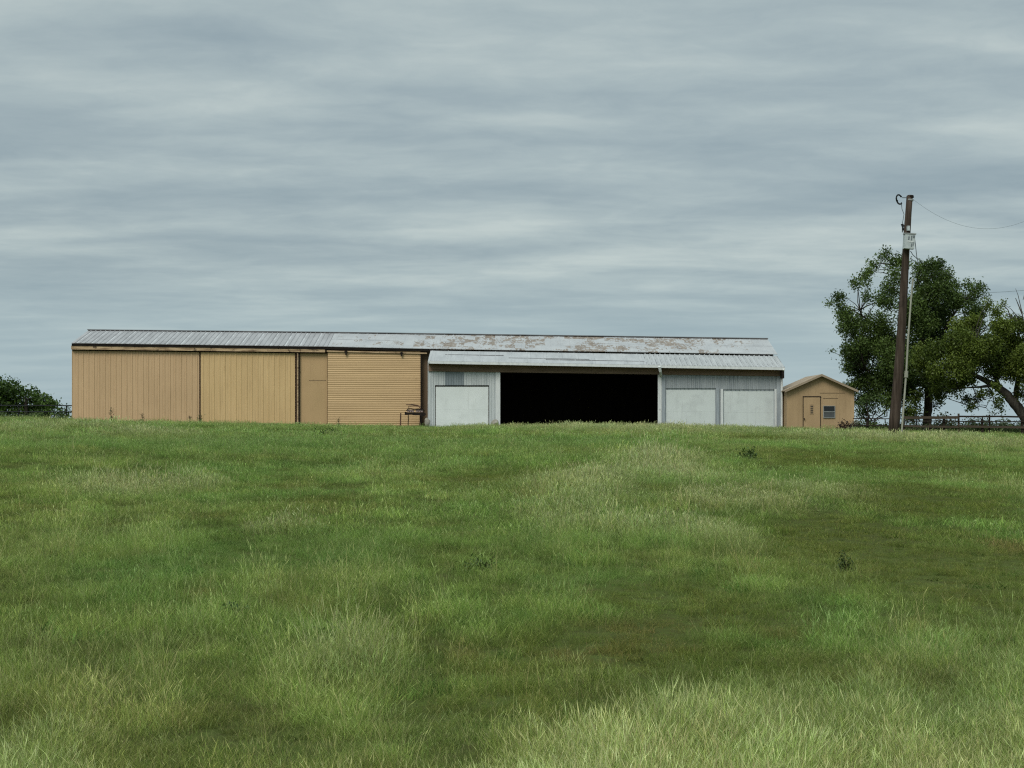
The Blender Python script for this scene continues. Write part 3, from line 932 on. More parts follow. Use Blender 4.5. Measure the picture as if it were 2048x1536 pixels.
for pp in ([(1829, 474), (1831, 490), (1833.5, 513), (1838, 532)], [(1821, 502), (1826, 510), (1833, 516), (1840, 519), (1845, 526)], [(1820, 516), (1830, 523)]):
    m = MB(); m.tube([P(a_, b_, DP - 0.2) for a_, b_ in pp], 0.016, 5); m.build('cable', M['wire'], pole)


def wire(name, f, p0, p1, D0, D1, r, label):
    mm = MB()
    pts_ = []
    for k in range(41):
        q = p0 + (p1 - p0) * k / 40
        pts_.append(P(q, f(q), D0 + (D1 - D0) * k / 40))
    mm.tube(pts_, r, 5)
    tag(mm.build(name, M['wire'], None), label, 'wire')


wire('power_line', lambda q: 456 - 0.00269 * (q - 1950) ** 2 + 0.131 * (q - 1950), 1823, 2230, 60, 60, 0.0045, 'thin sagging wire running right from the top of the wooden pole')
wire('power_line', lambda q: 586 - 0.0003 * (q - 1960) ** 2 - 0.035 * (q - 1960), 1880, 2300, 112, 112, 0.012, 'faint level wire in the sky behind the tree at the right edge')

# ------------------------------------------------------------------ rail fence right of the shed
YF = 85.0
fence = thing('rail_fence', (X(1880, YF), YF, G(X(1880, YF), YF)), 'dark weathered wooden rail fence behind the pole at the right edge', 'fence')


def fpost(px, ytop, wpx, mt, dy=0.0):
    mm = MB()
    x = X(px, YF)
    h = wpx / F * YF / 2
    zt = Z(ytop, YF)
    zb_ = G(x, YF) - 0.4
    mm.tube([(x + random.uniform(-.02, .02), YF + dy, zb_), (x, YF + dy, (zb_ + zt) / 2), (x + random.uniform(-.02, .02), YF + dy, zt)], [h * 1.1, h, h * 0.92], 8)
    return mm.build('post', M[mt], fence, smooth=False)


for px, yt, wp, mt in ((1736, 836, 5.5, 'fence_dark'), (1809, 834, 4, 'fence_brown'), (1861, 832, 4.5, 'fence_brown'), (1889, 838, 5.5, 'fence_dark'), (1918.5, 827, 4.5, 'fence_brown'),
                       (1966, 837, 5.5, 'fence_dark'), (1980, 829, 3.8, 'fence_dark'), (2046, 840, 6, 'fence_dark'), (2112, 830, 5, 'fence_dark')):
    fpost(px, yt, wp, mt, 0.12)


def rail(p0, y0, p1, y1, hpx, mt):
    mm = MB()
    f = line((p0, y0, YF), (p1, y1, YF))
    hh = hpx / F * YF / 2
    xa, xb = X(p0, YF), X(p1, YF)
    k = 5
    for i in range(1):
        xs_ = [xa + (xb - xa) * j / k for j in range(k + 1)]
        wob = [random.uniform(-0.012, 0.012) for _ in xs_]
        for j in range(k):
            a0, a1 = xs_[j], xs_[j + 1]
            z0, z1 = f(a0) + wob[j], f(a1) + wob[j + 1]
            mm.hexa([(a0, YF - 0.03, z0 - hh), (a1, YF - 0.03, z1 - hh), (a1, YF + 0.02, z1 - hh), (a0, YF + 0.02, z0 - hh)],
                    [(a0, YF - 0.03, z0 + hh), (a1, YF - 0.03, z1 + hh), (a1, YF + 0.02, z1 + hh), (a0, YF + 0.02, z0 + hh)])
    mm.build('rail', M[mt], fence)


for a_ in ((1706, 837, 1808, 837.5, 1.8, 'fence_dark'), (1706, 850, 1808, 852, 2.2, 'fence_dark'),
           (1806, 835.5, 1918, 834.5, 5.5, 'fence_brown'), (1806, 842, 1918, 842, 2.0, 'fence_dark'), (1806, 852, 1918, 854, 4.0, 'fence_brown'),
           (1917, 833, 2112, 833.5, 3.4, 'fence_dark'), (1917, 842.5, 2112, 844, 2.0, 'fence_dark'), (1917, 852.5, 2112, 856, 4.6, 'fence_brown')):
    rail(*a_)

# pipe fence on the far left
YG = 97.0
pf = thing('pipe_fence', (X(40, YG), YG, G(X(40, YG), YG)), 'thin black two-rail pipe fence left of the barn', 'fence')
for yy_ in (811, 823.5):
    m = MB(); m.tube([P(-80, yy_, YG), P(30, yy_, YG), P(160, yy_ + 0.3, YG)], 0.036, 6); m.build('rail', M['pipe'], pf)
for px in (-55, 37, 132):
    x = X(px, YG)
    m = MB(); m.tube([(x, YG + 0.08, G(x, YG) - 0.3), (x, YG + 0.08, Z(810.5, YG))], 0.05, 6); m.build('post', M['pipe'], pf)

# ------------------------------------------------------------------ farm implement and stub post by the corrugated door
YI = 88.6
gi = G(X(830, YI), YI)
imp = thing('farm_implement', (X(830, YI), YI, gi), 'rusty dark farm implement standing before the corrugated tan door', 'implement')
m = MB()
top = [(810, 823.5), (816, 825), (830, 824.6), (848, 825.2), (851, 827)]
bot = [(810, 830), (816, 829.5), (823, 829), (830, 831), (838, 830.2), (846, 833), (851, 830)]
ntop = 14
vs = []
for i in range(ntop):
    px = 810 + 41 * i / (ntop - 1)
    zt_ = float(np.interp(px, [p[0] for p in top], [p[1] for p in top]))
    zb_ = float(np.interp(px, [p[0] for p in bot], [p[1] for p in bot]))
    for yy_ in (YI - 0.22, YI + 0.22):
        vs += [P(px, zt_, YI) + Vector((0, yy_ - YI, 0)), P(px, zb_, YI) + Vector((0, yy_ - YI, 0))]
fs = []
for i in range(ntop - 1):
    a_, b_ = 4 * i, 4 * i + 4
    fs += [(a_ + 1, b_ + 1, b_, a_), (a_ + 2, b_ + 2, b_ + 3, a_ + 3), (a_, b_, b_ + 2, a_ + 2), (a_ + 3, b_ + 3, b_ + 1, a_ + 1)]
fs += [(0, 2, 3, 1), (4 * ntop - 4, 4 * ntop - 3, 4 * ntop - 1, 4 * ntop - 2)]
m.add(vs, fs)
m.build('beam', M['rust_black'], imp)
for (pa, pbx) in ((814.5, 828), (831.5, 846)):
    m = MB()
    x0_, x1_ = X(pa, YI), X(pbx, YI)
    m.hexa([(x0_, YI - 0.18, Z(824.2, YI)), (x1_, YI - 0.18, Z(824.4, YI)), (x1_, YI + 0.16, Z(824.4, YI)), (x0_, YI + 0.16, Z(824.2, YI))],
           [(x0_ + 0.04, YI - 0.14, Z(819.2, YI)), (x1_ - 0.03, YI - 0.14, Z(820.0, YI)), (x1_ - 0.03, YI + 0.12, Z(820, YI)), (x0_ + 0.04, YI + 0.12, Z(819.2, YI))])
    hd = m.build('hood', M['pinkish'], imp)
    for k in range(2):
        xx = x0_ + (0.35 + 0.3 * k) * (x1_ - x0_)
        m = MB(); m.box(xx - 0.02, xx + 0.02, YI - 0.20, YI - 0.183, Z(824.4, YI), Z(822.4, YI)); m.build('bolt', M['rust_black'], hd)
m = MB()
m.tube([P(813, 822, YI - 0.2), P(815.5, 818, YI - 0.2), P(822, 817.6, YI - 0.2), P(829, 819.4, YI - 0.2), P(836, 818.2, YI - 0.2), P(843, 819, YI - 0.2), P(848.5, 819.5, YI - 0.2), P(847.5, 823, YI - 0.2)], 0.030, 6)
m.build('hood_bar', M['rust_black'], imp)
m = MB(); m.tube([P(812, 809.5, YI + 0.1), P(824, 809.3, YI + 0.1), P(834, 810.6, YI + 0.1), P(841, 812.5, YI + 0.1)], [0.02, 0.035, 0.03, 0.02], 6)
m.tube([P(818, 818, YI + 0.1), P(817, 812.5, YI + 0.1), P(828, 811.8, YI + 0.1), P(838, 813, YI + 0.1), P(842, 819, YI + 0.1)], 0.025, 6)
m.build('top_bar', M['rust'], imp)
for px, yo in ((840, -0.05), (816, 0.16)):
    m = MB(); x = X(px, YI); m.tube([(x, YI + yo, Z(829, YI)), (x + 0.01, YI + yo, Z(840, YI)), (x - 0.03, YI + yo, G(x, YI) - 0.15)], 0.028, 6); m.build('leg', M['rust_black'], imp)
m = MB(); x = X(801.5, YI); m.tube([(x - 0.03, YI, G(x, YI) - 0.3), (x, YI, Z(826, YI))], [0.05, 0.036], 7)
tag(m.build('stub_post', M['rust'], None), 'short dark stub post beside the rusty farm implement', 'post')


def stone(px, py, wpx, hpx, D, label, seed):
    rr_ = np.random.default_rng(seed)
    bm_ = bpy.data.meshes.new('stone')
    import bmesh
    b = bmesh.new()
    bmesh.ops.create_icosphere(b, subdivisions=3, radius=1.0)
    c = P(px, py, D)
    w_, h_ = wpx / F * D / 2, hpx / F * D / 2
    dirs = rr_.normal(size=(9, 3))
    dirs /= np.linalg.norm(dirs, axis=1)[:, None]
    for v in b.verts:
        n_ = np.array(v.co)
        k = 1.0
        for d_ in dirs:
            k = min(k, 0.78 / max(0.05, float(n_ @ d_)) if n_ @ d_ > 0.6 else 1.0)
        v.co = Vector((n_[0] * w_ * k, n_[1] * w_ * 0.8 * k, n_[2] * h_ * k))
    b.to_mesh(bm_)
    b.free()
    bm_.materials.append(M['stone'])
    o = bpy.data.objects.new('stone', bm_)
    o.location = c
    C.objects.link(o)
    tag(o, label, 'stone')


stone(854.5, 845, 13, 20, 87.2, 'grey stone at the left corner of the white wall', 1)
stone(990, 846, 15, 16, 87.2, 'grey stone at the foot of the white wall beside the dark opening', 2)


# ------------------------------------------------------------------ foliage
def leaves(cl, size, cols, seed, k=1.0, spray=8):
    """cl: list of (centre Vector, radius, density).  Returns verts, quads, colours of many small leaves in sprays"""
    r_ = np.random.default_rng(seed)
    Vs, Cs = [], []
    for (c, rad_, den) in cl:
        ns = max(3, int(k * den * rad_ ** 2 * 3.14 / (size * size * 0.9) / spray))
        d = r_.normal(size=(ns, 3))
        d /= np.linalg.norm(d, axis=1)[:, None]
        d *= (rad_ * r_.random(ns) ** 0.45)[:, None]
        d[:, 2] *= 0.85
        tone = r_.uniform(0.0, 1.0)
        ctr = np.array(c) + d
        stone_ = r_.uniform(-0.25, 0.25, ns)
        lc = np.repeat(ctr, spray, 0) + r_.normal(size=(ns * spray, 3)) * size * 1.15
        n = len(lc)
        u_ = r_.normal(size=(n, 3)); u_[:, 2] -= 0.35
        u_ /= np.linalg.norm(u_, axis=1)[:, None]
        w_ = r_.normal(size=(n, 3)); w_[:, 2] += 0.5
        v_ = np.cross(u_, w_)
        v_ /= np.linalg.norm(v_, axis=1)[:, None] + 1e-9
        s_ = size * r_.uniform(0.6, 1.25, n)[:, None]
        q = np.stack([lc - u_ * s_ * 0.6, lc + v_ * s_ * 0.33, lc + u_ * s_ * 0.7, lc - v_ * s_ * 0.33], 1)
        Vs.append(q.reshape(-1, 3))
        mixv = np.clip(tone * 0.6 + 0.2 + np.repeat(stone_, spray) + r_.uniform(-0.15, 0.15, n), 0, 1)[:, None]
        cc = np.array(cols[0]) * (1 - mixv) + np.array(cols[1]) * mixv
        Cs.append(np.repeat(cc, 4, 0))
    V = np.concatenate(Vs)
    return V, np.arange(len(V)).reshape(-1, 4), np.concatenate(Cs)


def plant(name, label, cat, base_, trunks, clumps, D, size, cols, seed, depth=2.5, bark='bark', group=None, k=6.0, limbs=True, crown='crown', limb_r=0.05, flat=False):
    """trunks: list of [(px, py, radius m), ...]; clumps: (px, py, r px, density) at distance D"""
    rr_ = random.Random(seed)
    root = thing(name, base_, label, cat, group)
    org = Vector(base_)
    nodes = []
    merge = name != 'tree' or len(trunks) == 1
    stem = MB()
    if trunks:
        for ti, tr_ in enumerate(trunks):
            mm = stem if merge else MB()
            pts_ = []
            rad_ = []
            dy0 = rr_.uniform(-0.4, 0.4) if ti else 0.0
            for i in range(len(tr_) - 1):
                for q in range(5):
                    t = q / 5
                    a0, b0 = tr_[i], tr_[i + 1]
                    p = P(a0[0] + (b0[0] - a0[0]) * t, a0[1] + (b0[1] - a0[1]) * t, D)
                    p += Vector((rr_.uniform(-1, 1), rr_.uniform(-1, 1), 0)) * 0.10 * a0[2]
                    p.y += dy0 * (i + t)
                    pts_.append(p)
                    rad_.append((a0[2] + (b0[2] - a0[2]) * t) * rr_.uniform(0.95, 1.05))
            pts_.append(P(tr_[-1][0], tr_[-1][1], D)); rad_.append(tr_[-1][2])
            mm.tube(pts_, rad_, 10)
            nodes += pts_[2:]
            if not merge:
                mm.build('trunk' if ti == 0 else 'limb', M[bark], root, smooth=True)
    cl = []
    cx_ = sum(c[0] for c in clumps) / len(clumps)
    cz_ = sum(c[1] for c in clumps) / len(clumps)
    ext = max(math.hypot(c[0] - cx_, c[1] - cz_) for c in clumps) + 1e-6
    for c in clumps:
        e = math.hypot(c[0] - cx_, c[1] - cz_) / ext
        dy = rr_.uniform(-1, 1) * depth * math.sqrt(max(0.02, 1 - e * e))
        d_ = D + dy
        cl.append((P(c[0], c[1], D) + Vector((0, dy, 0)), c[2] / F * D, c[3] if len(c) > 3 else 1.0))
    if limbs and nodes:
        mm = stem if merge else MB()
        for (c, r0, den) in cl:
            st = min(nodes, key=lambda q: (q - c).length * (1.0 + 0.6 * max(0, q.z - c.z)))
            mid_ = st.lerp(c, 0.5) + Vector((rr_.uniform(-1, 1), rr_.uniform(-1, 1), rr_.uniform(0, 1))) * 0.16 * (c - st).length
            pth = [st, st.lerp(mid_, 0.6), mid_.lerp(c, 0.3), c]
            L = (c - st).length
            r1 = min(limb_r * (0.5 + 0.25 * L), 0.14)
            mm.tube(pth, [r1, r1 * 0.75, r1 * 0.5, r1 * 0.25], 5, False)
            for q in range(max(3, int(r0 * 7))):
                e = Vector((rr_.gauss(0, 1), rr_.gauss(0, 1), rr_.gauss(0.2, 1))).normalized() * r0 * rr_.uniform(0.6, 1.0)
                mm.tube([c, c + e * 0.5 + Vector((0, 0, 0.08 * r0)), c + e], [r1 * 0.25, r1 * 0.17, 0.006], 4, False)
        mm.build(('trunk' if name == 'tree' else 'stem') if merge else 'branches', M[bark], root)
    V, Qd, col = leaves(cl, size, cols, seed, k)
    me = np_mesh(crown, V - np.array(org), Qd, M['leaf'], col)
    o = bpy.data.objects.new(crown, me)
    C.objects.link(o)
    o.parent = root
    return root


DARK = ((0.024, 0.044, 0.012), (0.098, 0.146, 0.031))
BRIGHT = ((0.031, 0.052, 0.009), (0.129, 0.168, 0.027))  # brighter, yellower green leaves of the right-hand tree
D1 = 95.0
t1 = [(1685, 592, 13), (1704, 571, 12, .9), (1672, 601, 7), (1673, 612, 9, .8), (1680, 633, 16, .8), (1702, 624, 20, .7), (1676, 658, 13), (1668, 702, 4), (1688, 700, 17, .9), (1712, 660, 26, .7),
      (1692, 648, 20, .8), (1768, 505, 7), (1788, 502, 6, .8), (1762, 513, 8), (1748, 531, 9, .8), (1738, 545, 9, .8), (1733, 529, 6), (1728, 549, 8), (1790, 522, 16, .6), (1775, 530, 16, .5), (1795, 530, 14, .7),
      (1745, 548, 11), (1770, 560, 20, .5), (1797, 575, 22, .7), (1785, 590, 16, .7), (1743, 565, 7), (1752, 577, 9, .9), (1735, 588, 6), (1755, 587, 6), (1736, 592, 6),
      (1850, 532, 16), (1866, 535, 14), (1838, 540, 16), (1878, 545, 10), (1872, 560, 18, .8), (1893, 541, 3), (1850, 560, 30, .8), (1890, 560, 9), (1884, 575, 16, .8), (1860, 590, 34), (1924, 568, 9), (1945, 568, 11, .9),
      (1958, 570, 7), (1960, 580, 6), (1940, 585, 13), (1908, 595, 18, .8), (1950, 596, 10), (1967, 592, 5), (1944, 603, 13), (1925, 605, 17), (1905, 625, 26), (1893, 655, 30), (1930, 630, 22),
      (1760, 650, 36, .9), (1800, 622, 32, .8), (1740, 640, 20, .7), (1735, 690, 34, .8), (1780, 690, 40), (1820, 650, 38), (1780, 730, 42), (1820, 700, 40), (1712, 735, 24, .9), (1738, 752, 26), (1712, 770, 16),
      (1702, 783, 10), (1690, 775, 10), (1688, 712, 13), (1690, 735, 10), (1770, 770, 32), (1750, 790, 18, .7), (1830, 735, 42), (1720, 605, 12, .5), (1745, 612, 14, .5), (1850, 640, 38), (1870, 690, 44), (1845, 770, 26),
      (1800, 765, 30), (1870, 770, 22), (1886, 780, 10), (1880, 800, 7), (1872, 812, 6), (1715, 710, 22), (1760, 610, 18, .6), (1697, 800, 7), (1708, 795, 10), (1745, 772, 24), (1765, 742, 28), (1728, 718, 24), (1798, 800, 20), (1815, 825, 13), (1770, 800, 20), (1735, 795, 16), (1755, 700, 26), (1925, 652, 24), (1900, 605, 20), (1955, 628, 16), (1880, 620, 24), (1830, 600, 26), (1815, 760, 28), (1822, 790, 20), (1712, 690, 16)]
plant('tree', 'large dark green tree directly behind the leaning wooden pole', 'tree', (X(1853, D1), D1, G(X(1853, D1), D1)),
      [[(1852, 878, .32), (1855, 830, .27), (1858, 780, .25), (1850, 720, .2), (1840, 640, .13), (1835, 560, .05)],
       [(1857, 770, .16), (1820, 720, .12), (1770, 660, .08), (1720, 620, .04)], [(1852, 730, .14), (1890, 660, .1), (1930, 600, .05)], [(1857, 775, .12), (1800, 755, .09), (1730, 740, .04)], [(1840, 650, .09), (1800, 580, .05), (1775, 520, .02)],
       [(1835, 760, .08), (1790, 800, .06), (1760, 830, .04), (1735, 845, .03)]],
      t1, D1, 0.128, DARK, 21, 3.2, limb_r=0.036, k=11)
D2 = 89.0
t2 = [(1838, 722, 16), (1868, 705, 28), (1905, 685, 32), (1948, 668, 28), (1985, 655, 20), (1900, 735, 34), (1862, 745, 22), (1845, 700, 14), (1940, 715, 38), (1980, 700, 38), (2020, 690, 30), (2028, 655, 14), (2015, 665, 14),
      (2042, 640, 14), (2050, 655, 22), (2055, 690, 30), (2012, 735, 32), (2050, 745, 32), (2090, 700, 36), (1922, 722, 26), (1962, 690, 26), (1935, 648, 20), (1965, 640, 16), (2000, 655, 20), (1890, 790, 12), (1925, 770, 14), (2000, 712, 26), (2030, 715, 26), (1885, 748, 22), (1858, 725, 20), (1985, 742, 22), (2035, 745, 24), (1925, 700, 24), (2060, 715, 30), (1955, 752, 18), (1925, 758, 18), (1893, 768, 10), (1978, 607, 6), (1985, 614, 6), (1998, 610, 6), (1972, 604, 5), (1999, 625, 6),
      (1975, 628, 12, .8), (1960, 640, 14, .8), (2075, 650, 26), (2105, 740, 36), (2040, 790, 12, .7), (2048, 810, 9, .6), (2075, 780, 20), (2035, 770, 14, .6),
      (1950, 786, 8, .9), (1940, 800, 4), (1947, 797, 9, .8), (1962, 797, 9, .8), (1935, 812, 6, .9), (1945, 816, 5), (1958, 812, 4), (1974, 787, 9, .7), (1980, 800, 8, .7), (1993, 806, 6, .8), (1985, 814, 7, .7), (1990, 824, 4, .8), (1979, 824, 4, .6), (1970, 775, 8), (1958, 820, 3),
      (1905, 790, 6, .7), (1884, 783, 8), (1878, 776, 8)]
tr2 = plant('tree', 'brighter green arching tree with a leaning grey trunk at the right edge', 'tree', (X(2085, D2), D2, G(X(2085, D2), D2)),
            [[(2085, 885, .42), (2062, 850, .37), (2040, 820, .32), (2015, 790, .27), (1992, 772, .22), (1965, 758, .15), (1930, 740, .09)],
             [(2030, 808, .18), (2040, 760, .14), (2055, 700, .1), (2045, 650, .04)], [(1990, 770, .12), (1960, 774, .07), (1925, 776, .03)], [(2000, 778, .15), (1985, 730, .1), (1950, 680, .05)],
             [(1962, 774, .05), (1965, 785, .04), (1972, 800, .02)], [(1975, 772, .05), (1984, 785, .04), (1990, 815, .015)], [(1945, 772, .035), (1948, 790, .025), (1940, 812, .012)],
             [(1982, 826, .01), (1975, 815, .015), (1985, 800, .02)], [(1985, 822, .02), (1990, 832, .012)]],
            t2, D2, 0.12, BRIGHT, 22, 2.6, 'bark_grey', limb_r=0.034, k=14)
m = MB()
for pp in ([(2048, 660), (2044, 625), (2036, 590), (2031, 577)], [(2044, 628), (2036, 608), (2031, 596)], [(2022, 640), (2016, 620), (2004, 606)], [(2052, 650), (2054, 600), (2050, 540)], [(2046, 600), (2052, 575)]):
    m.tube([P(a_, b_, D2) for a_, b_ in pp], [0.04, 0.03, 0.018, 0.01][:len(pp)] if len(pp) > 2 else [0.02, 0.008], 5)
m.build('dead_twigs', M['bark_grey'], tr2)

# saplings and bushes by the fence
SAP = ((0.030, 0.055, 0.014), (0.085, 0.125, 0.032))
plant('sapling', 'light green loose sapling between the shed and the pole', 'sapling', (X(1735, 91), 91, G(X(1735, 91), 91)),
      [[(1738, 868, .07), (1736, 830, .05), (1732, 800, .02)], [(1738, 850, .04), (1760, 835, .03), (1775, 832, .015)], [(1742, 842, .03), (1752, 825, .02), (1770, 838, .01)]],
      [(1722, 803, 11), (1738, 800, 13, .9), (1755, 798, 14, .9), (1730, 818, 12), (1748, 815, 12), (1766, 806, 11), (1720, 828, 8, .7), (1738, 832, 9, .8), (1716, 845, 8, .7), (1730, 850, 8, .7), (1750, 852, 9, .7), (1770, 856, 8, .7), (1765, 822, 7, .6), (1718, 812, 8)],
      91, 0.13, SAP, 31, 0.8)
plant('sapling', 'yellow green bush under the large tree right of the pole', 'sapling', (X(1832, 92), 92, G(X(1832, 92), 92)),
      [[(1834, 872, .05), (1832, 830, .03), (1832, 800, .015)]],
      [(1832, 790, 9), (1838, 782, 5), (1826, 805, 12), (1836, 815, 12), (1822, 822, 11), (1816, 840, 11), (1832, 835, 12), (1843, 825, 6)], 92, 0.13, ((0.045, 0.070, 0.014), (0.10, 0.135, 0.026)), 32, 0.8)
plant('bramble', 'dark tangled bramble behind the rail fence below the tree', 'bush', (X(1885, 87), 87, G(X(1885, 87), 87)),
      [[(1884, 872, .03), (1886, 850, .02), (1890, 835, .01)]],
      [(1868, 838, 5, .7), (1880, 834, 5, .7), (1893, 832, 5, .6), (1905, 833, 4, .6), (1875, 848, 10, .8), (1888, 845, 10, .7), (1902, 846, 8, .6), (1870, 858, 10), (1888, 859, 11), (1906, 858, 9), (1855, 857, 8), (1840, 858, 9, .7), (1822, 858, 9, .7)],
      87, 0.13, ((0.025, 0.034, 0.014), (0.060, 0.075, 0.030)), 33, 0.7)
# far bushes seen through the rails
FARB = ((0.060, 0.085, 0.050), (0.095, 0.120, 0.075))
for i, (px, py, hw, hh_, DD, lab) in enumerate(((2008, 850, 15, 8, 210, 'low round grey green bush far behind the right end of the fence'), (1970, 848, 16, 10, 240, 'pale far bush seen through the middle fence rails'),
                                                (1945, 848, 10, 9, 250, 'thin pale far bush left of the round far bush'), (2042, 853, 12, 6, 230, 'small far bush at the right edge of the photo'))):
    cls_ = [(px + hw * math.cos(k_) * q, py + 4 - hh_ * abs(math.sin(k_)) * q, max(3.0, hh_ * 0.55), 1.0 if i in (0, 3) else 0.5) for k_ in np.linspace(0.1, 3.0, 7) for q in (0.35, 0.85)]
    gx = X(px, DD)
    plant('bush', lab, 'bush', (gx, DD, G(gx, DD)), [[(px, HY - G(gx, DD) / DD * F, .12), (px, py, .06), (px, py - hh_ * .5, .03)]], cls_, DD, 0.34, FARB, 40 + i, 0.8, limb_r=0.03)

# trees left of the barn
LT = ((0.020, 0.042, 0.009), (0.075, 0.125, 0.022))
for i, (px, lab, cls_) in enumerate((
        (-18, 'tallest dark tree at the left edge behind the pipe fence', [(-30, 762, 24), (-8, 770, 20), (8, 768, 14), (20, 777, 13), (-20, 790, 28), (8, 792, 22), (-45, 780, 26), (-10, 812, 26), (15, 808, 20), (0, 826, 18), (30, 782, 10)]),
        (52, 'rounded middle tree in the left clump behind the pipe fence', [(36, 779, 10), (48, 782, 11), (30, 795, 17), (55, 795, 15), (66, 796, 9), (40, 811, 20), (62, 810, 16), (50, 824, 16), (28, 822, 16), (60, 788, 6)]),
        (94, 'lowest tree of the left clump, nearest the barn corner', [(76, 799, 10), (88, 802, 10), (98, 796, 6), (101, 805, 8), (110, 808, 7), (116, 806, 4), (85, 814, 14), (102, 815, 10), (78, 824, 13), (97, 824, 11), (112, 822, 5)]))):
    x = X(px, 128)
    plant('tree', lab, 'tree', (x, 128, G(x, 128)), [[(px, HY - G(x, 128) / 128 * F, .22), (px, 820, .18), (px, 800, .1)]], cls_, 128, 0.24, LT, 50 + i, 2.0, group='trees beyond the pipe fence', k=9.0)
x = X(132, 105)
plant('bush', 'low ragged bush in the gap between left trees and barn', 'bush', (x, 105, G(x, 105)), [[(132, HY - G(x, 105) / 105 * F, .03), (132, 820, .015)]],
      [(120, 826, 5), (130, 827, 5), (140, 827, 5), (122, 817, 3, .8), (134, 820, 2.5, .7), (126, 831, 5), (138, 832, 5), (112, 830, 6), (100, 831, 6), (85, 831, 6)], 105, 0.16, LT, 60, 0.5)

# dead and dry plants beside the shed
x = X(1688, 86)
plant('dead_bush', 'dead dark brown bush at the right corner of the shed', 'bush', (x, 86, G(x, 86)), [[(1690, 862, .03), (1689, 852, .02), (1687, 845, .01)]],
      [(1680, 853, 5), (1690, 851, 6), (1697, 850, 5), (1684, 846, 3, .7), (1694, 854, 6), (1677, 856, 4)], 86, 0.10, ((0.014, 0.010, 0.008), (0.050, 0.030, 0.022)), 61, 0.3)
x = X(1708, 86.2)
plant('dry_weed', 'pale dry weed clump beside the dead brown bush', 'weed', (x, 86.2, G(x, 86.2)), [[(1708, 862, .02), (1708, 850, .012), (1706, 842, .006)]],
      [(1704, 850, 5), (1711, 847, 5), (1708, 855, 6), (1714, 843, 3.5, .8), (1700, 856, 4)], 86.2, 0.09, ((0.16, 0.16, 0.11), (0.27, 0.27, 0.21)), 62, 0.25)


def weed(px, pt_, pb_, D, cols, size, seed, label, spread=3.0, k=4):
    x = X(px, D)
    gz = G(x, D)
    zb_ = HY - gz / D * F
    n = 5
    cl = [(px + random.uniform(-1, 1) * spread * (1 - 0.5 * q / n), pt_ + (zb_ - pt_) * (1 - q / n), spread * 0.8, 0.6) for q in range(1, n)]
    plant('weed', label, 'weed', (x, D, gz), [[(px, zb_ + 1, .02), (px + .5, (pt_ + zb_) / 2, .014), (px + random.uniform(-2, 2), pt_, .005)]], cl, D, size, cols, seed, 0.1, k=k)


WD = ((0.030, 0.034, 0.016), (0.060, 0.070, 0.026))
weed(222, 815, 838, 88.8, WD, 0.07, 71, 'thin dark weed stalk before the left sliding door', 3)
weed(379, 830, 842, 88.5, WD, 0.05, 72, 'short dark weed left of the gap between the sliding doors', 2)
weed(401, 829, 844, 89.0, ((0.04, 0.07, 0.02), (0.08, 0.12, 0.03)), 0.07, 73, 'green weed at the gap between the two sliding doors', 4, 1.4)
weed(285, 826, 842, 88.9, WD, 0.05, 74, 'small weed in the middle of the left sliding door', 2)
weed(677, 836, 848, 88.8, ((0.12, 0.11, 0.05), (0.2, 0.19, 0.09)), 0.05, 75, 'pale dry weed at the foot of the corrugated door', 2)
GC = ((0.035, 0.062, 0.016), (0.080, 0.125, 0.032))
for i, (px, py, rpx, rh, lab, cc, sz) in enumerate((
        (1492, 913, 17, 9, 'dark green leafy clump in the field before the right garage doors', GC, 0.07),
        (1690, 1128, 5, 24, 'upright dark weed in the olive right side of the field', ((0.035, 0.055, 0.016), (0.075, 0.105, 0.030)), 0.025),
        (955, 1135, 34, 14, 'dark green leafy clump in the middle of the field', GC, 0.028),
        (640, 1275, 30, 14, 'dark green leafy clump in the lower left field', GC, 0.025),
        (470, 1225, 34, 14, 'dark bluish green clump left of the middle of the field', ((0.028, 0.055, 0.020), (0.06, 0.105, 0.038)), 0.025),
        (655, 868, 16, 4, 'low dark clump before the corrugated door', GC, 0.09))):
    gx, gy = ground_at(px, py + rh * 0.7)
    gz = G(gx, gy)
    s_ = gy / F
    rr_ = random.Random(90 + i)
    cls_ = []
    for q in range(10):
        a_ = rr_.uniform(-1, 1)
        cls_.append((px + a_ * rpx, py + rh * 0.4 - rr_.random() * rh * 1.2 * (1 - abs(a_) * 0.6), max(rpx * 0.22, rh * 0.3), 0.5))
    plant('leafy_weed', lab, 'weed', (gx, gy, gz), [[(px, py + rh, .006), (px, py, .005), (px, py - rh * .6, .003)]], cls_, gy, sz, cc, 90 + i, rpx * s_ * 0.6, limb_r=0.004, k=2.2 if rpx < 8 else 5.0)

# ------------------------------------------------------------------ undergrowth beyond the fence (uncountable)
r_ = np.random.default_rng(5)
cl = []
for k_ in range(110):
    px = r_.uniform(1712, 2150)
    D_ = r_.uniform(87, 100)
    x = X(px, D_)
    cl.append((Vector((x, D_, G(x, D_) + r_.uniform(0.05, 0.30))), r_.uniform(0.2, 0.42), 0.8))
for k_ in range(70):
    px = r_.uniform(-80, 150)
    D_ = r_.uniform(99, 112)
    x = X(px, D_)
    cl.append((Vector((x, D_, G(x, D_) + r_.uniform(0.0, 0.3))), r_.uniform(0.2, 0.45), 0.8))
V, Qd, col = leaves(cl, 0.13, ((0.035, 0.055, 0.018), (0.085, 0.115, 0.038)), 77, 5)
ug = bpy.data.objects.new('undergrowth', np_mesh('undergrowth', V, Qd, M['leaf'], col))
C.objects.link(ug)
ug['kind'] = 'stuff'


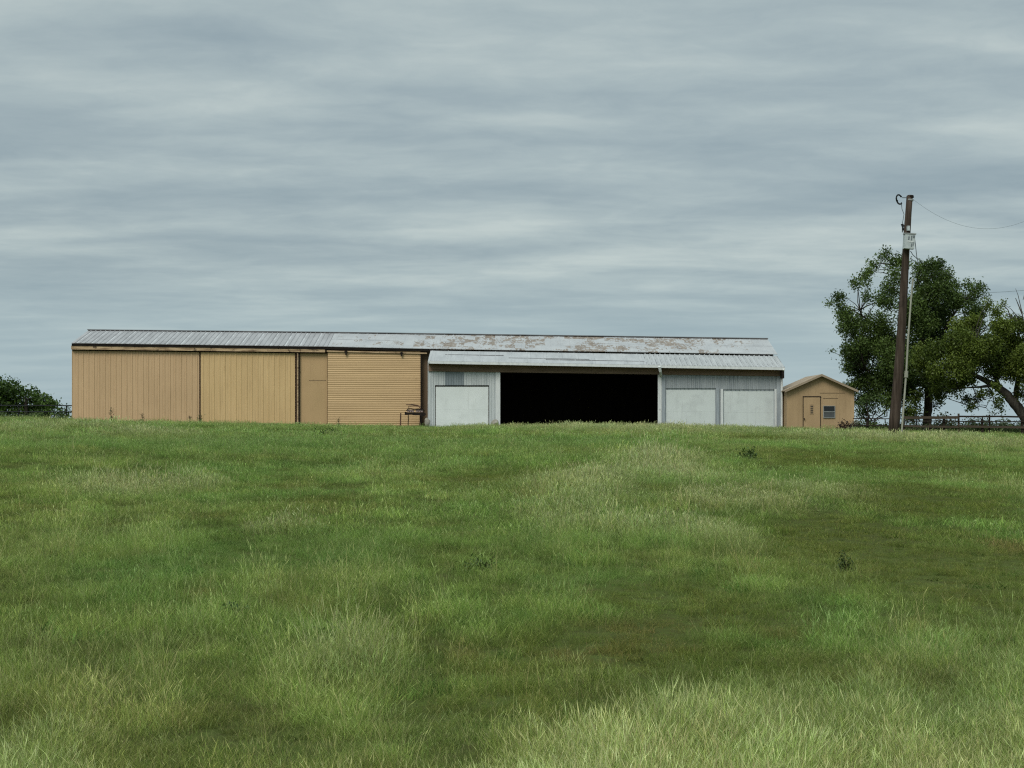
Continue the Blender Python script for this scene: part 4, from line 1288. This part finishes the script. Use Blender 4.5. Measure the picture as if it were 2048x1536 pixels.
# ------------------------------------------------------------------ grass
def tuft(name, n, hmin, hmax, rad_, width, lean, c0, c1, seed, seedhead=0.0, hc=(0.33, 0.37, 0.18), bend=0.5, side=0, dry=0.10):
    """one clump of curved blades: 3 segments each; some carry a seed head, some carry short side leaves up the stem"""
    r = np.random.default_rng(seed)
    V, Q, Cc = [], [], []

    def blade(b, h, dirv, ln, w_, c, thin):
        sa = r.uniform(0, 2 * math.pi)
        sd_ = np.array([math.cos(sa), math.sin(sa), 0])
        f = lambda t: b + np.array([0, 0, h * t * (1 - 0.25 * bend * t * ln)]) + dirv * h * ln * (t ** 1.6)
        o = len(V)
        for t in (0, 0.35, 0.7, 1.0):
            p = f(t)
            ww = w_ * (1 - t * 0.85) * (0.5 if thin else 1.0)
            V.extend([p - sd_ * ww, p + sd_ * ww])
            Cc.extend([c, c])
        for k in range(3):
            Q.append((o + 2 * k, o + 2 * k + 1, o + 2 * k + 3, o + 2 * k + 2))
        return f, sd_

    def direction():
        az = r.uniform(0, 2 * math.pi)
        d = np.array([math.cos(az) - 0.35, math.sin(az), 0.0])
        return d / np.linalg.norm(d)

    for i in range(n):
        a_ = r.uniform(0, 2 * math.pi)
        rr0 = rad_ * math.sqrt(r.random())
        b = np.array([rr0 * math.cos(a_), rr0 * math.sin(a_), -0.02])
        h = r.uniform(hmin, hmax)
        ln = r.uniform(0.1, 1.0) * lean
        w_ = width * r.uniform(0.7, 1.3)
        head = r.random() < seedhead
        m_ = r.random()
        c = np.array(c0) * (1 - m_) + np.array(c1) * m_
        if r.random() < dry:
            c = np.array((0.34, 0.33, 0.17)) * r.uniform(0.7, 1.1)
        dv = direction()
        f, sd_ = blade(b, h, dv, ln, w_, c, head)
        for q in range(side):
            t = r.uniform(0.15, 0.85)
            c2 = np.array(c0) * (1 - (m2 := r.random())) + np.array(c1) * m2
            blade(f(t), h * r.uniform(0.18, 0.38), direction(), r.uniform(0.4, 1.5), w_ * 0.9, c2 * 1.1, False)
        if head:
            p0, p1 = f(0.8), f(1.06)
            hw = width * 1.2
            ch = np.array(hc) * r.uniform(0.75, 1.25)
            for s2 in (sd_, np.cross(sd_, [0, 0, 1])):
                o = len(V)
                pm = p0 * 0.5 + p1 * 0.5
                V.extend([p0, pm + s2 * hw, p1, pm - s2 * hw])
                Cc.extend([ch] * 4)
                Q.append((o, o + 1, o + 2, o + 3))
    me = np_mesh(name, np.array(V), np.array(Q), M['grass'], np.array(Cc))
    return bpy.data.objects.new(name, me)


protos = bpy.data.collections.new('grass_tufts')     # sources only, not linked to the scene
GA, GB = (0.085, 0.130, 0.032), (0.275, 0.345, 0.110)
kinds = {}
idx = 0
spec = [
    ('near', [dict(n=90, hmin=.03, hmax=.12, rad_=.11, width=.0014, lean=1.2, seedhead=.04)] * 6),
    ('tall', [dict(n=66, hmin=.06, hmax=.21, rad_=.12, width=.0011, lean=.75, seedhead=.55, side=2, dry=.16)] * 7),
    ('straw', [dict(n=9, hmin=.14, hmax=.32, rad_=.10, width=.0012, lean=.6, seedhead=.7, dry=.8)] * 4),
    ('mid', [dict(n=90, hmin=.03, hmax=.12, rad_=.22, width=.0034, lean=1.2, seedhead=.05)] * 6),
    ('midtall', [dict(n=60, hmin=.06, hmax=.19, rad_=.21, width=.0028, lean=.8, seedhead=.45, side=1, dry=.16)] * 5),
    ('midstraw', [dict(n=9, hmin=.12, hmax=.28, rad_=.16, width=.0028, lean=.6, seedhead=.7, dry=.8)] * 4),
    ('far', [dict(n=90, hmin=.04, hmax=.14, rad_=.45, width=.009, lean=1.0, seedhead=.05)] * 5),
    ('fartall', [dict(n=70, hmin=.09, hmax=.25, rad_=.38, width=.007, lean=.6, seedhead=.4)] * 4),
    ('farstraw', [dict(n=10, hmin=.14, hmax=.30, rad_=.30, width=.006, lean=.6, seedhead=.6, dry=.8)] * 3),
    ('broad', [dict(n=26, hmin=.04, hmax=.10, rad_=.09, width=.008, lean=1.3, dry=0.0)] * 3),
]
for kname, lst in spec:
    kinds[kname] = []
    for q, kw in enumerate(lst):
        o = tuft('tuft_%02d' % idx, c0=GA if kname != 'broad' else (0.07, 0.12, 0.035), c1=GB if kname != 'broad' else (0.13, 0.20, 0.06), seed=500 + idx, **kw)
        protos.objects.link(o)
        kinds[kname].append(idx)
        idx += 1


def patchmask(x, y, px, py, rxp, ryp):
    """soft elliptical patch of the field centred where that spot of the field lies"""
    gx, gy = ground_at(px, py)
    gx2, gy2 = ground_at(px, py - ryp)
    gx3, gy3 = ground_at(px, py + ryp)
    ry_ = max(0.3, (gy2 - gy3) / 2)
    rx_ = rxp / F * gy
    d = np.sqrt(((x - gx) / rx_) ** 2 + ((y - (gy2 + gy3) / 2) / ry_) ** 2)
    d = d + (fbm(x, y, 0.9, 8, 3) - 0.5) * 0.9
    return np.clip(1.25 - d, 0, 1)


def mixc(c, col, f):
    return c * (1 - f[:, None]) + np.array(col)[None, :] * f[:, None]


pts_all, rot_all, scl_all, idx_all, tint_all = [], [], [], [], []
pts_t, rot_t, scl_t, idx_t, tint_t = [], [], [], [], []
bands = [(3.9, 9.0, 190, 'near', 1.0), (9.0, 15.0, 120, 'near', 1.15), (15.0, 28.0, 52, 'mid', 1.0), (28.0, 46.0, 30, 'mid', 1.3), (46.0, 88.2, 12.0, 'far', 1.0), (88.2, 104.0, 5.0, 'far', 1.15)]
r_ = np.random.default_rng(123)
for (ya, yb_, den, kd, sc0) in bands:
    half = lambda y: 0.352 * y + 1.6
    area = (half(ya) + half(yb_)) * (yb_ - ya)
    n = int(area * den)
    y = np.sqrt(r_.uniform(ya ** 2, yb_ ** 2, n))
    x = r_.uniform(-1, 1, n) * half(y)
    # keep buildings clear
    keep = ~(((x > xl) & (x < -4.9) & (y > 89.75)) | ((x > -4.95) & (x < xr) & (y > yL - 0.03)) | ((x > sx0) & (x < sx1) & (y > yS - 0.03) & (y < yS + 4.3)))
    x, y = x[keep], y[keep]
    n = len(x)
    z = ground(x, y)
    big = fbm(x, y, 0.16, 1, 3)
    med = fbm(x, y, 0.7, 2, 3)
    fin = fbm(x, y, 2.2, 4, 2)
    px = 1024 + x / y * F
    # --- base tint: green, varied
    tint = np.ones((n, 3)) * np.array([[0.82, 1.00, 0.78]])
    tint = mixc(tint, (1.05, 0.98, 0.75), np.clip((big - 0.48) * 3.0, 0, 1) * 0.7)
    tint = mixc(tint, (0.66, 0.68, 0.55), np.clip((0.47 - med) * 5.0, 0, 1) * 0.8)
    m15 = fbm(x, y, 0.38, 6, 3)
    tint = mixc(tint, (1.35, 1.20, 1.10), np.clip((m15 - 0.55) * 6, 0, 1) * 0.30)
    tint = mixc(tint, (0.92, 0.80, 0.66), np.clip((fbm(x, y, 1.1, 9, 3) - 0.56) * 6, 0, 1) * 0.6)
    tint = mixc(tint, (1.25, 1.12, 1.05), np.clip((fin - 0.60) * 4, 0, 1) * 0.5)
    clump = fbm(x, y, 2.6, 14, 2)
    clump2 = fbm(x, y, 5.5, 15, 2)
    hscale = np.clip(0.45 + 1.0 * med + 1.5 * (clump - 0.5) + 0.9 * (clump2 - 0.5), 0.3, 1.8)
    tint *= np.clip(1.0 + 1.1 * (clump - 0.5) + 1.0 * (clump2 - 0.5), 0.5, 1.5)[:, None]
    pale = np.zeros(n)
    olive = np.zeros(n)
    green = np.zeros(n)
    for a_ in ((1185, 990, 150, 42), (1320, 950, 110, 30), (1500, 1010, 190, 24), (1340, 925, 110, 14), (1420, 1075, 90, 30), (1640, 985, 120, 14), (1120, 1045, 90, 30), (250, 985, 150, 18), (380, 978, 60, 14), (1270, 862, 330, 8), (1230, 1060, 120, 20),
               (300, 870, 120, 7), (1780, 880, 260, 8), (60, 860, 90, 14), (560, 1060, 60, 16), (700, 1350, 120, 30)):
        pale = np.maximum(pale, patchmask(x, y, *a_))
    for a_ in ((1260, 1330, 430, 85), (1800, 1130, 330, 130), (1300, 1210, 200, 40), (1750, 930, 330, 26), (1000, 962, 160, 24), (1950, 1200, 160, 90), (1450, 1240, 200, 40), (620, 1010, 180, 14), (1560, 880, 120, 7), (980, 1410, 180, 40), (1830, 1010, 260, 40)):
        olive = np.maximum(olive, patchmask(x, y, *a_))
    for a_ in ((1180, 1180, 160, 50), (450, 900, 420, 30), (900, 890, 300, 16), (350, 1150, 250, 60), (1640, 960, 150, 14), (620, 1130, 200, 50), (1180, 890, 160, 12)):
        green = np.maximum(green, patchmask(x, y, *a_))
    brown = np.zeros(n)
    for a_ in ((925, 1318, 50, 14), (2010, 1098, 50, 14), (1290, 1262, 160, 22), (1560, 1280, 110, 14), (400, 1195, 40, 10), (1180, 1320, 120, 20), (1310, 1300, 90, 14)):
        brown = np.maximum(brown, patchmask(x, y, *a_))
    tint = mixc(tint, (0.86, 1.06, 0.86), green * 0.75)
    tint = mixc(tint, (0.68, 0.64, 0.44), olive * 0.9)
    tint = mixc(tint, (1.50, 1.38, 1.50), pale * 0.92)
    tint = mixc(tint, (0.95, 0.62, 0.66), brown * 0.75)
    hscale = 0.80 * hscale * (1 - 0.42 * olive) * (1 + 0.5 * pale) * (1 - 0.25 * brown)
    # --- tall seeding grass of the near verge
    edge = np.interp(px, [-200, 0, 250, 450, 600, 900, 1024, 1150, 1300, 1450, 1600, 1800, 2048, 2300], [6.4, 6.4, 6.35, 6.25, 6.0, 6.0, 6.05, 6.1, 6.2, 6.4, 6.55, 6.65, 6.7, 6.7])
    edge2 = np.interp(px, [-200, 0, 250, 600, 900, 1024, 1300, 1450, 1600, 1800, 2048, 2300], [6.9, 6.9, 6.9, 6.7, 6.5, 6.6, 7.1, 7.6, 8.2, 8.4, 8.5, 8.5])
    core = np.clip((edge - y) / 0.9 + (med - 0.5) * 2.0 + (fin - 0.5) * 1.4, 0, 1)
    fringe = np.clip((edge2 - y) / 1.2 + (med - 0.5) * 2.6 + (fin - 0.5) * 1.6, 0, 1)
    holes = np.clip(patchmask(x, y, 1880, 1410, 210, 26) + patchmask(x, y, 420, 1490, 150, 26) + patchmask(x, y, 1120, 1500, 90, 20), 0, 1)
    verge = np.clip(core * 0.78 + fringe * 0.22, 0, 1)
    tint = mixc(tint, (1.85, 1.66, 1.72), verge * (1 - 0.6 * holes))
    foot = ((y > 88.9) & (x < -4.9) | (y > 86.7) & (x > -4.9) & (x < xr) | (np.abs(y - 86.0) < 0.6) & (x > sx0) & (x < sx1)).astype(float)
    opening = np.clip(1.2 - np.abs((x - X(1160, 87)) / 6.2), 0, 1) * np.clip((y - 83.5) / 2.0, 0, 1) * (y < 87.6)
    tint = mixc(tint, (1.35, 1.28, 1.25), opening * 0.8)
    ptall = np.clip(core + 0.55 * fringe, 0, 0.9) * (1 - 0.5 * holes) + pale * 0.55 + opening * 0.8 + 0.05 + foot * 0.45
    hscale = hscale * (1 + 0.25 * foot * (clump > 0.5)) * (1 - 0.2 * opening)
    hscale = hscale * (1 + 0.25 * verge)
    istall = r_.random(n) < ptall
    thin = (olive > 0.5) & (r_.random(n) < 0.25)
    tint *= r_.uniform(0.72, 1.28, n)[:, None]
    tint[:, 0] *= r_.uniform(0.92, 1.10, n)
    sc = sc0 * hscale * r_.uniform(0.75, 1.25, n)
    nm = {'near': ('near', 'tall', 'straw'), 'mid': ('mid', 'midtall', 'midstraw'), 'far': ('far', 'fartall', 'farstraw')}[kd]
    q_ = r_.random(n)
    isbroad = ~istall & (q_ < 0.07 * (fbm(x, y, 1.6, 12, 2) > 0.52)) & (y < 46)
    isstraw = ~istall & ~isbroad & (q_ > 1 - 0.05 - 0.25 * pale - 0.10 * np.clip((m15 - 0.5) * 5, 0, 1))
    plain = ~istall & ~isbroad & ~isstraw
    for flag, knm in ((plain, nm[0]), (istall, nm[1]), (isstraw, nm[2]), (isbroad, 'broad')):
        s_ = flag & ~thin
        cnt = s_.sum()
        tgt = (pts_t, rot_t, scl_t, idx_t, tint_t) if knm in ('tall', 'midtall', 'fartall', 'straw', 'midstraw', 'farstraw') else (pts_all, rot_all, scl_all, idx_all, tint_all)
        tgt[0].append(np.stack([x, y, z], -1)[s_])
        tgt[1].append(np.stack([r_.uniform(-.12, .12, cnt), r_.uniform(-.12, .12, cnt), r_.uniform(0, 6.283, cnt)], -1))
        s3 = np.stack([np.sqrt(sc[s_] / sc0) * sc0, np.sqrt(sc[s_] / sc0) * sc0, sc[s_]], -1)
        tgt[2].append(s3)
        tgt[3].append(r_.choice(kinds[knm], cnt))
        tgt[4].append(np.clip(tint[s_], 0.2, 2.0))


def scatter(name, pts_, rots, scls, idxs, tints):
    pts_, rots, scls, idxs, tints = [np.concatenate(q) for q in (pts_, rots, scls, idxs, tints)]
    me = bpy.data.meshes.new(name)
    n = len(pts_)
    me.vertices.add(n)
    me.vertices.foreach_set('co', pts_.astype(np.float32).ravel())
    for nm, ty, arr, key in (('rot', 'FLOAT_VECTOR', rots, 'vector'), ('scl', 'FLOAT_VECTOR', scls, 'vector'), ('idx', 'INT', idxs, 'value')):
        at = me.attributes.new(nm, ty, 'POINT')
        at.data.foreach_set(key, (arr.astype(np.int32) if ty == 'INT' else arr.astype(np.float32)).ravel())
    at = me.attributes.new('tint', 'FLOAT_COLOR', 'POINT')
    at.data.foreach_set('color', np.concatenate([tints, np.ones((n, 1))], 1).astype(np.float32).ravel())
    me.update()
    o = bpy.data.objects.new(name, me)
    C.objects.link(o)
    o['kind'] = 'stuff'
    ng = bpy.data.node_groups.new(name + '_scatter', 'GeometryNodeTree')
    ng.interface.new_socket('Geometry', in_out='INPUT', socket_type='NodeSocketGeometry')
    ng.interface.new_socket('Geometry', in_out='OUTPUT', socket_type='NodeSocketGeometry')
    N = ng.nodes
    gi_, go_ = N.new('NodeGroupInput'), N.new('NodeGroupOutput')
    m2p = N.new('GeometryNodeMeshToPoints')
    iop = N.new('GeometryNodeInstanceOnPoints')
    ci = N.new('GeometryNodeCollectionInfo')
    ci.inputs['Collection'].default_value = protos
    ci.inputs['Separate Children'].default_value = True
    ci.inputs['Reset Children'].default_value = True
    L = ng.links.new

    def attr(nm, ty):
        a_ = N.new('GeometryNodeInputNamedAttribute')
        a_.data_type = ty
        a_.inputs['Name'].default_value = nm
        return [s_ for s_ in a_.outputs if s_.enabled and s_.name == 'Attribute'][0]
    L(gi_.outputs[0], m2p.inputs[0])
    L(m2p.outputs[0], iop.inputs['Points'])
    L(ci.outputs[0], iop.inputs['Instance'])
    iop.inputs['Pick Instance'].default_value = True
    L(attr('idx', 'INT'), iop.inputs['Instance Index'])
    e2r = N.new('FunctionNodeEulerToRotation')
    L(attr('rot', 'FLOAT_VECTOR'), e2r.inputs[0])
    L(e2r.outputs[0], iop.inputs['Rotation'])
    L(attr('scl', 'FLOAT_VECTOR'), iop.inputs['Scale'])
    L(iop.outputs[0], go_.inputs[0])
    md = o.modifiers.new('scatter', 'NODES')
    md.node_group = ng
    print(name, n)


scatter('short_grass', pts_all, rot_all, scl_all, idx_all, tint_all)
scatter('tall_grass', pts_t, rot_t, scl_t, idx_t, tint_t)
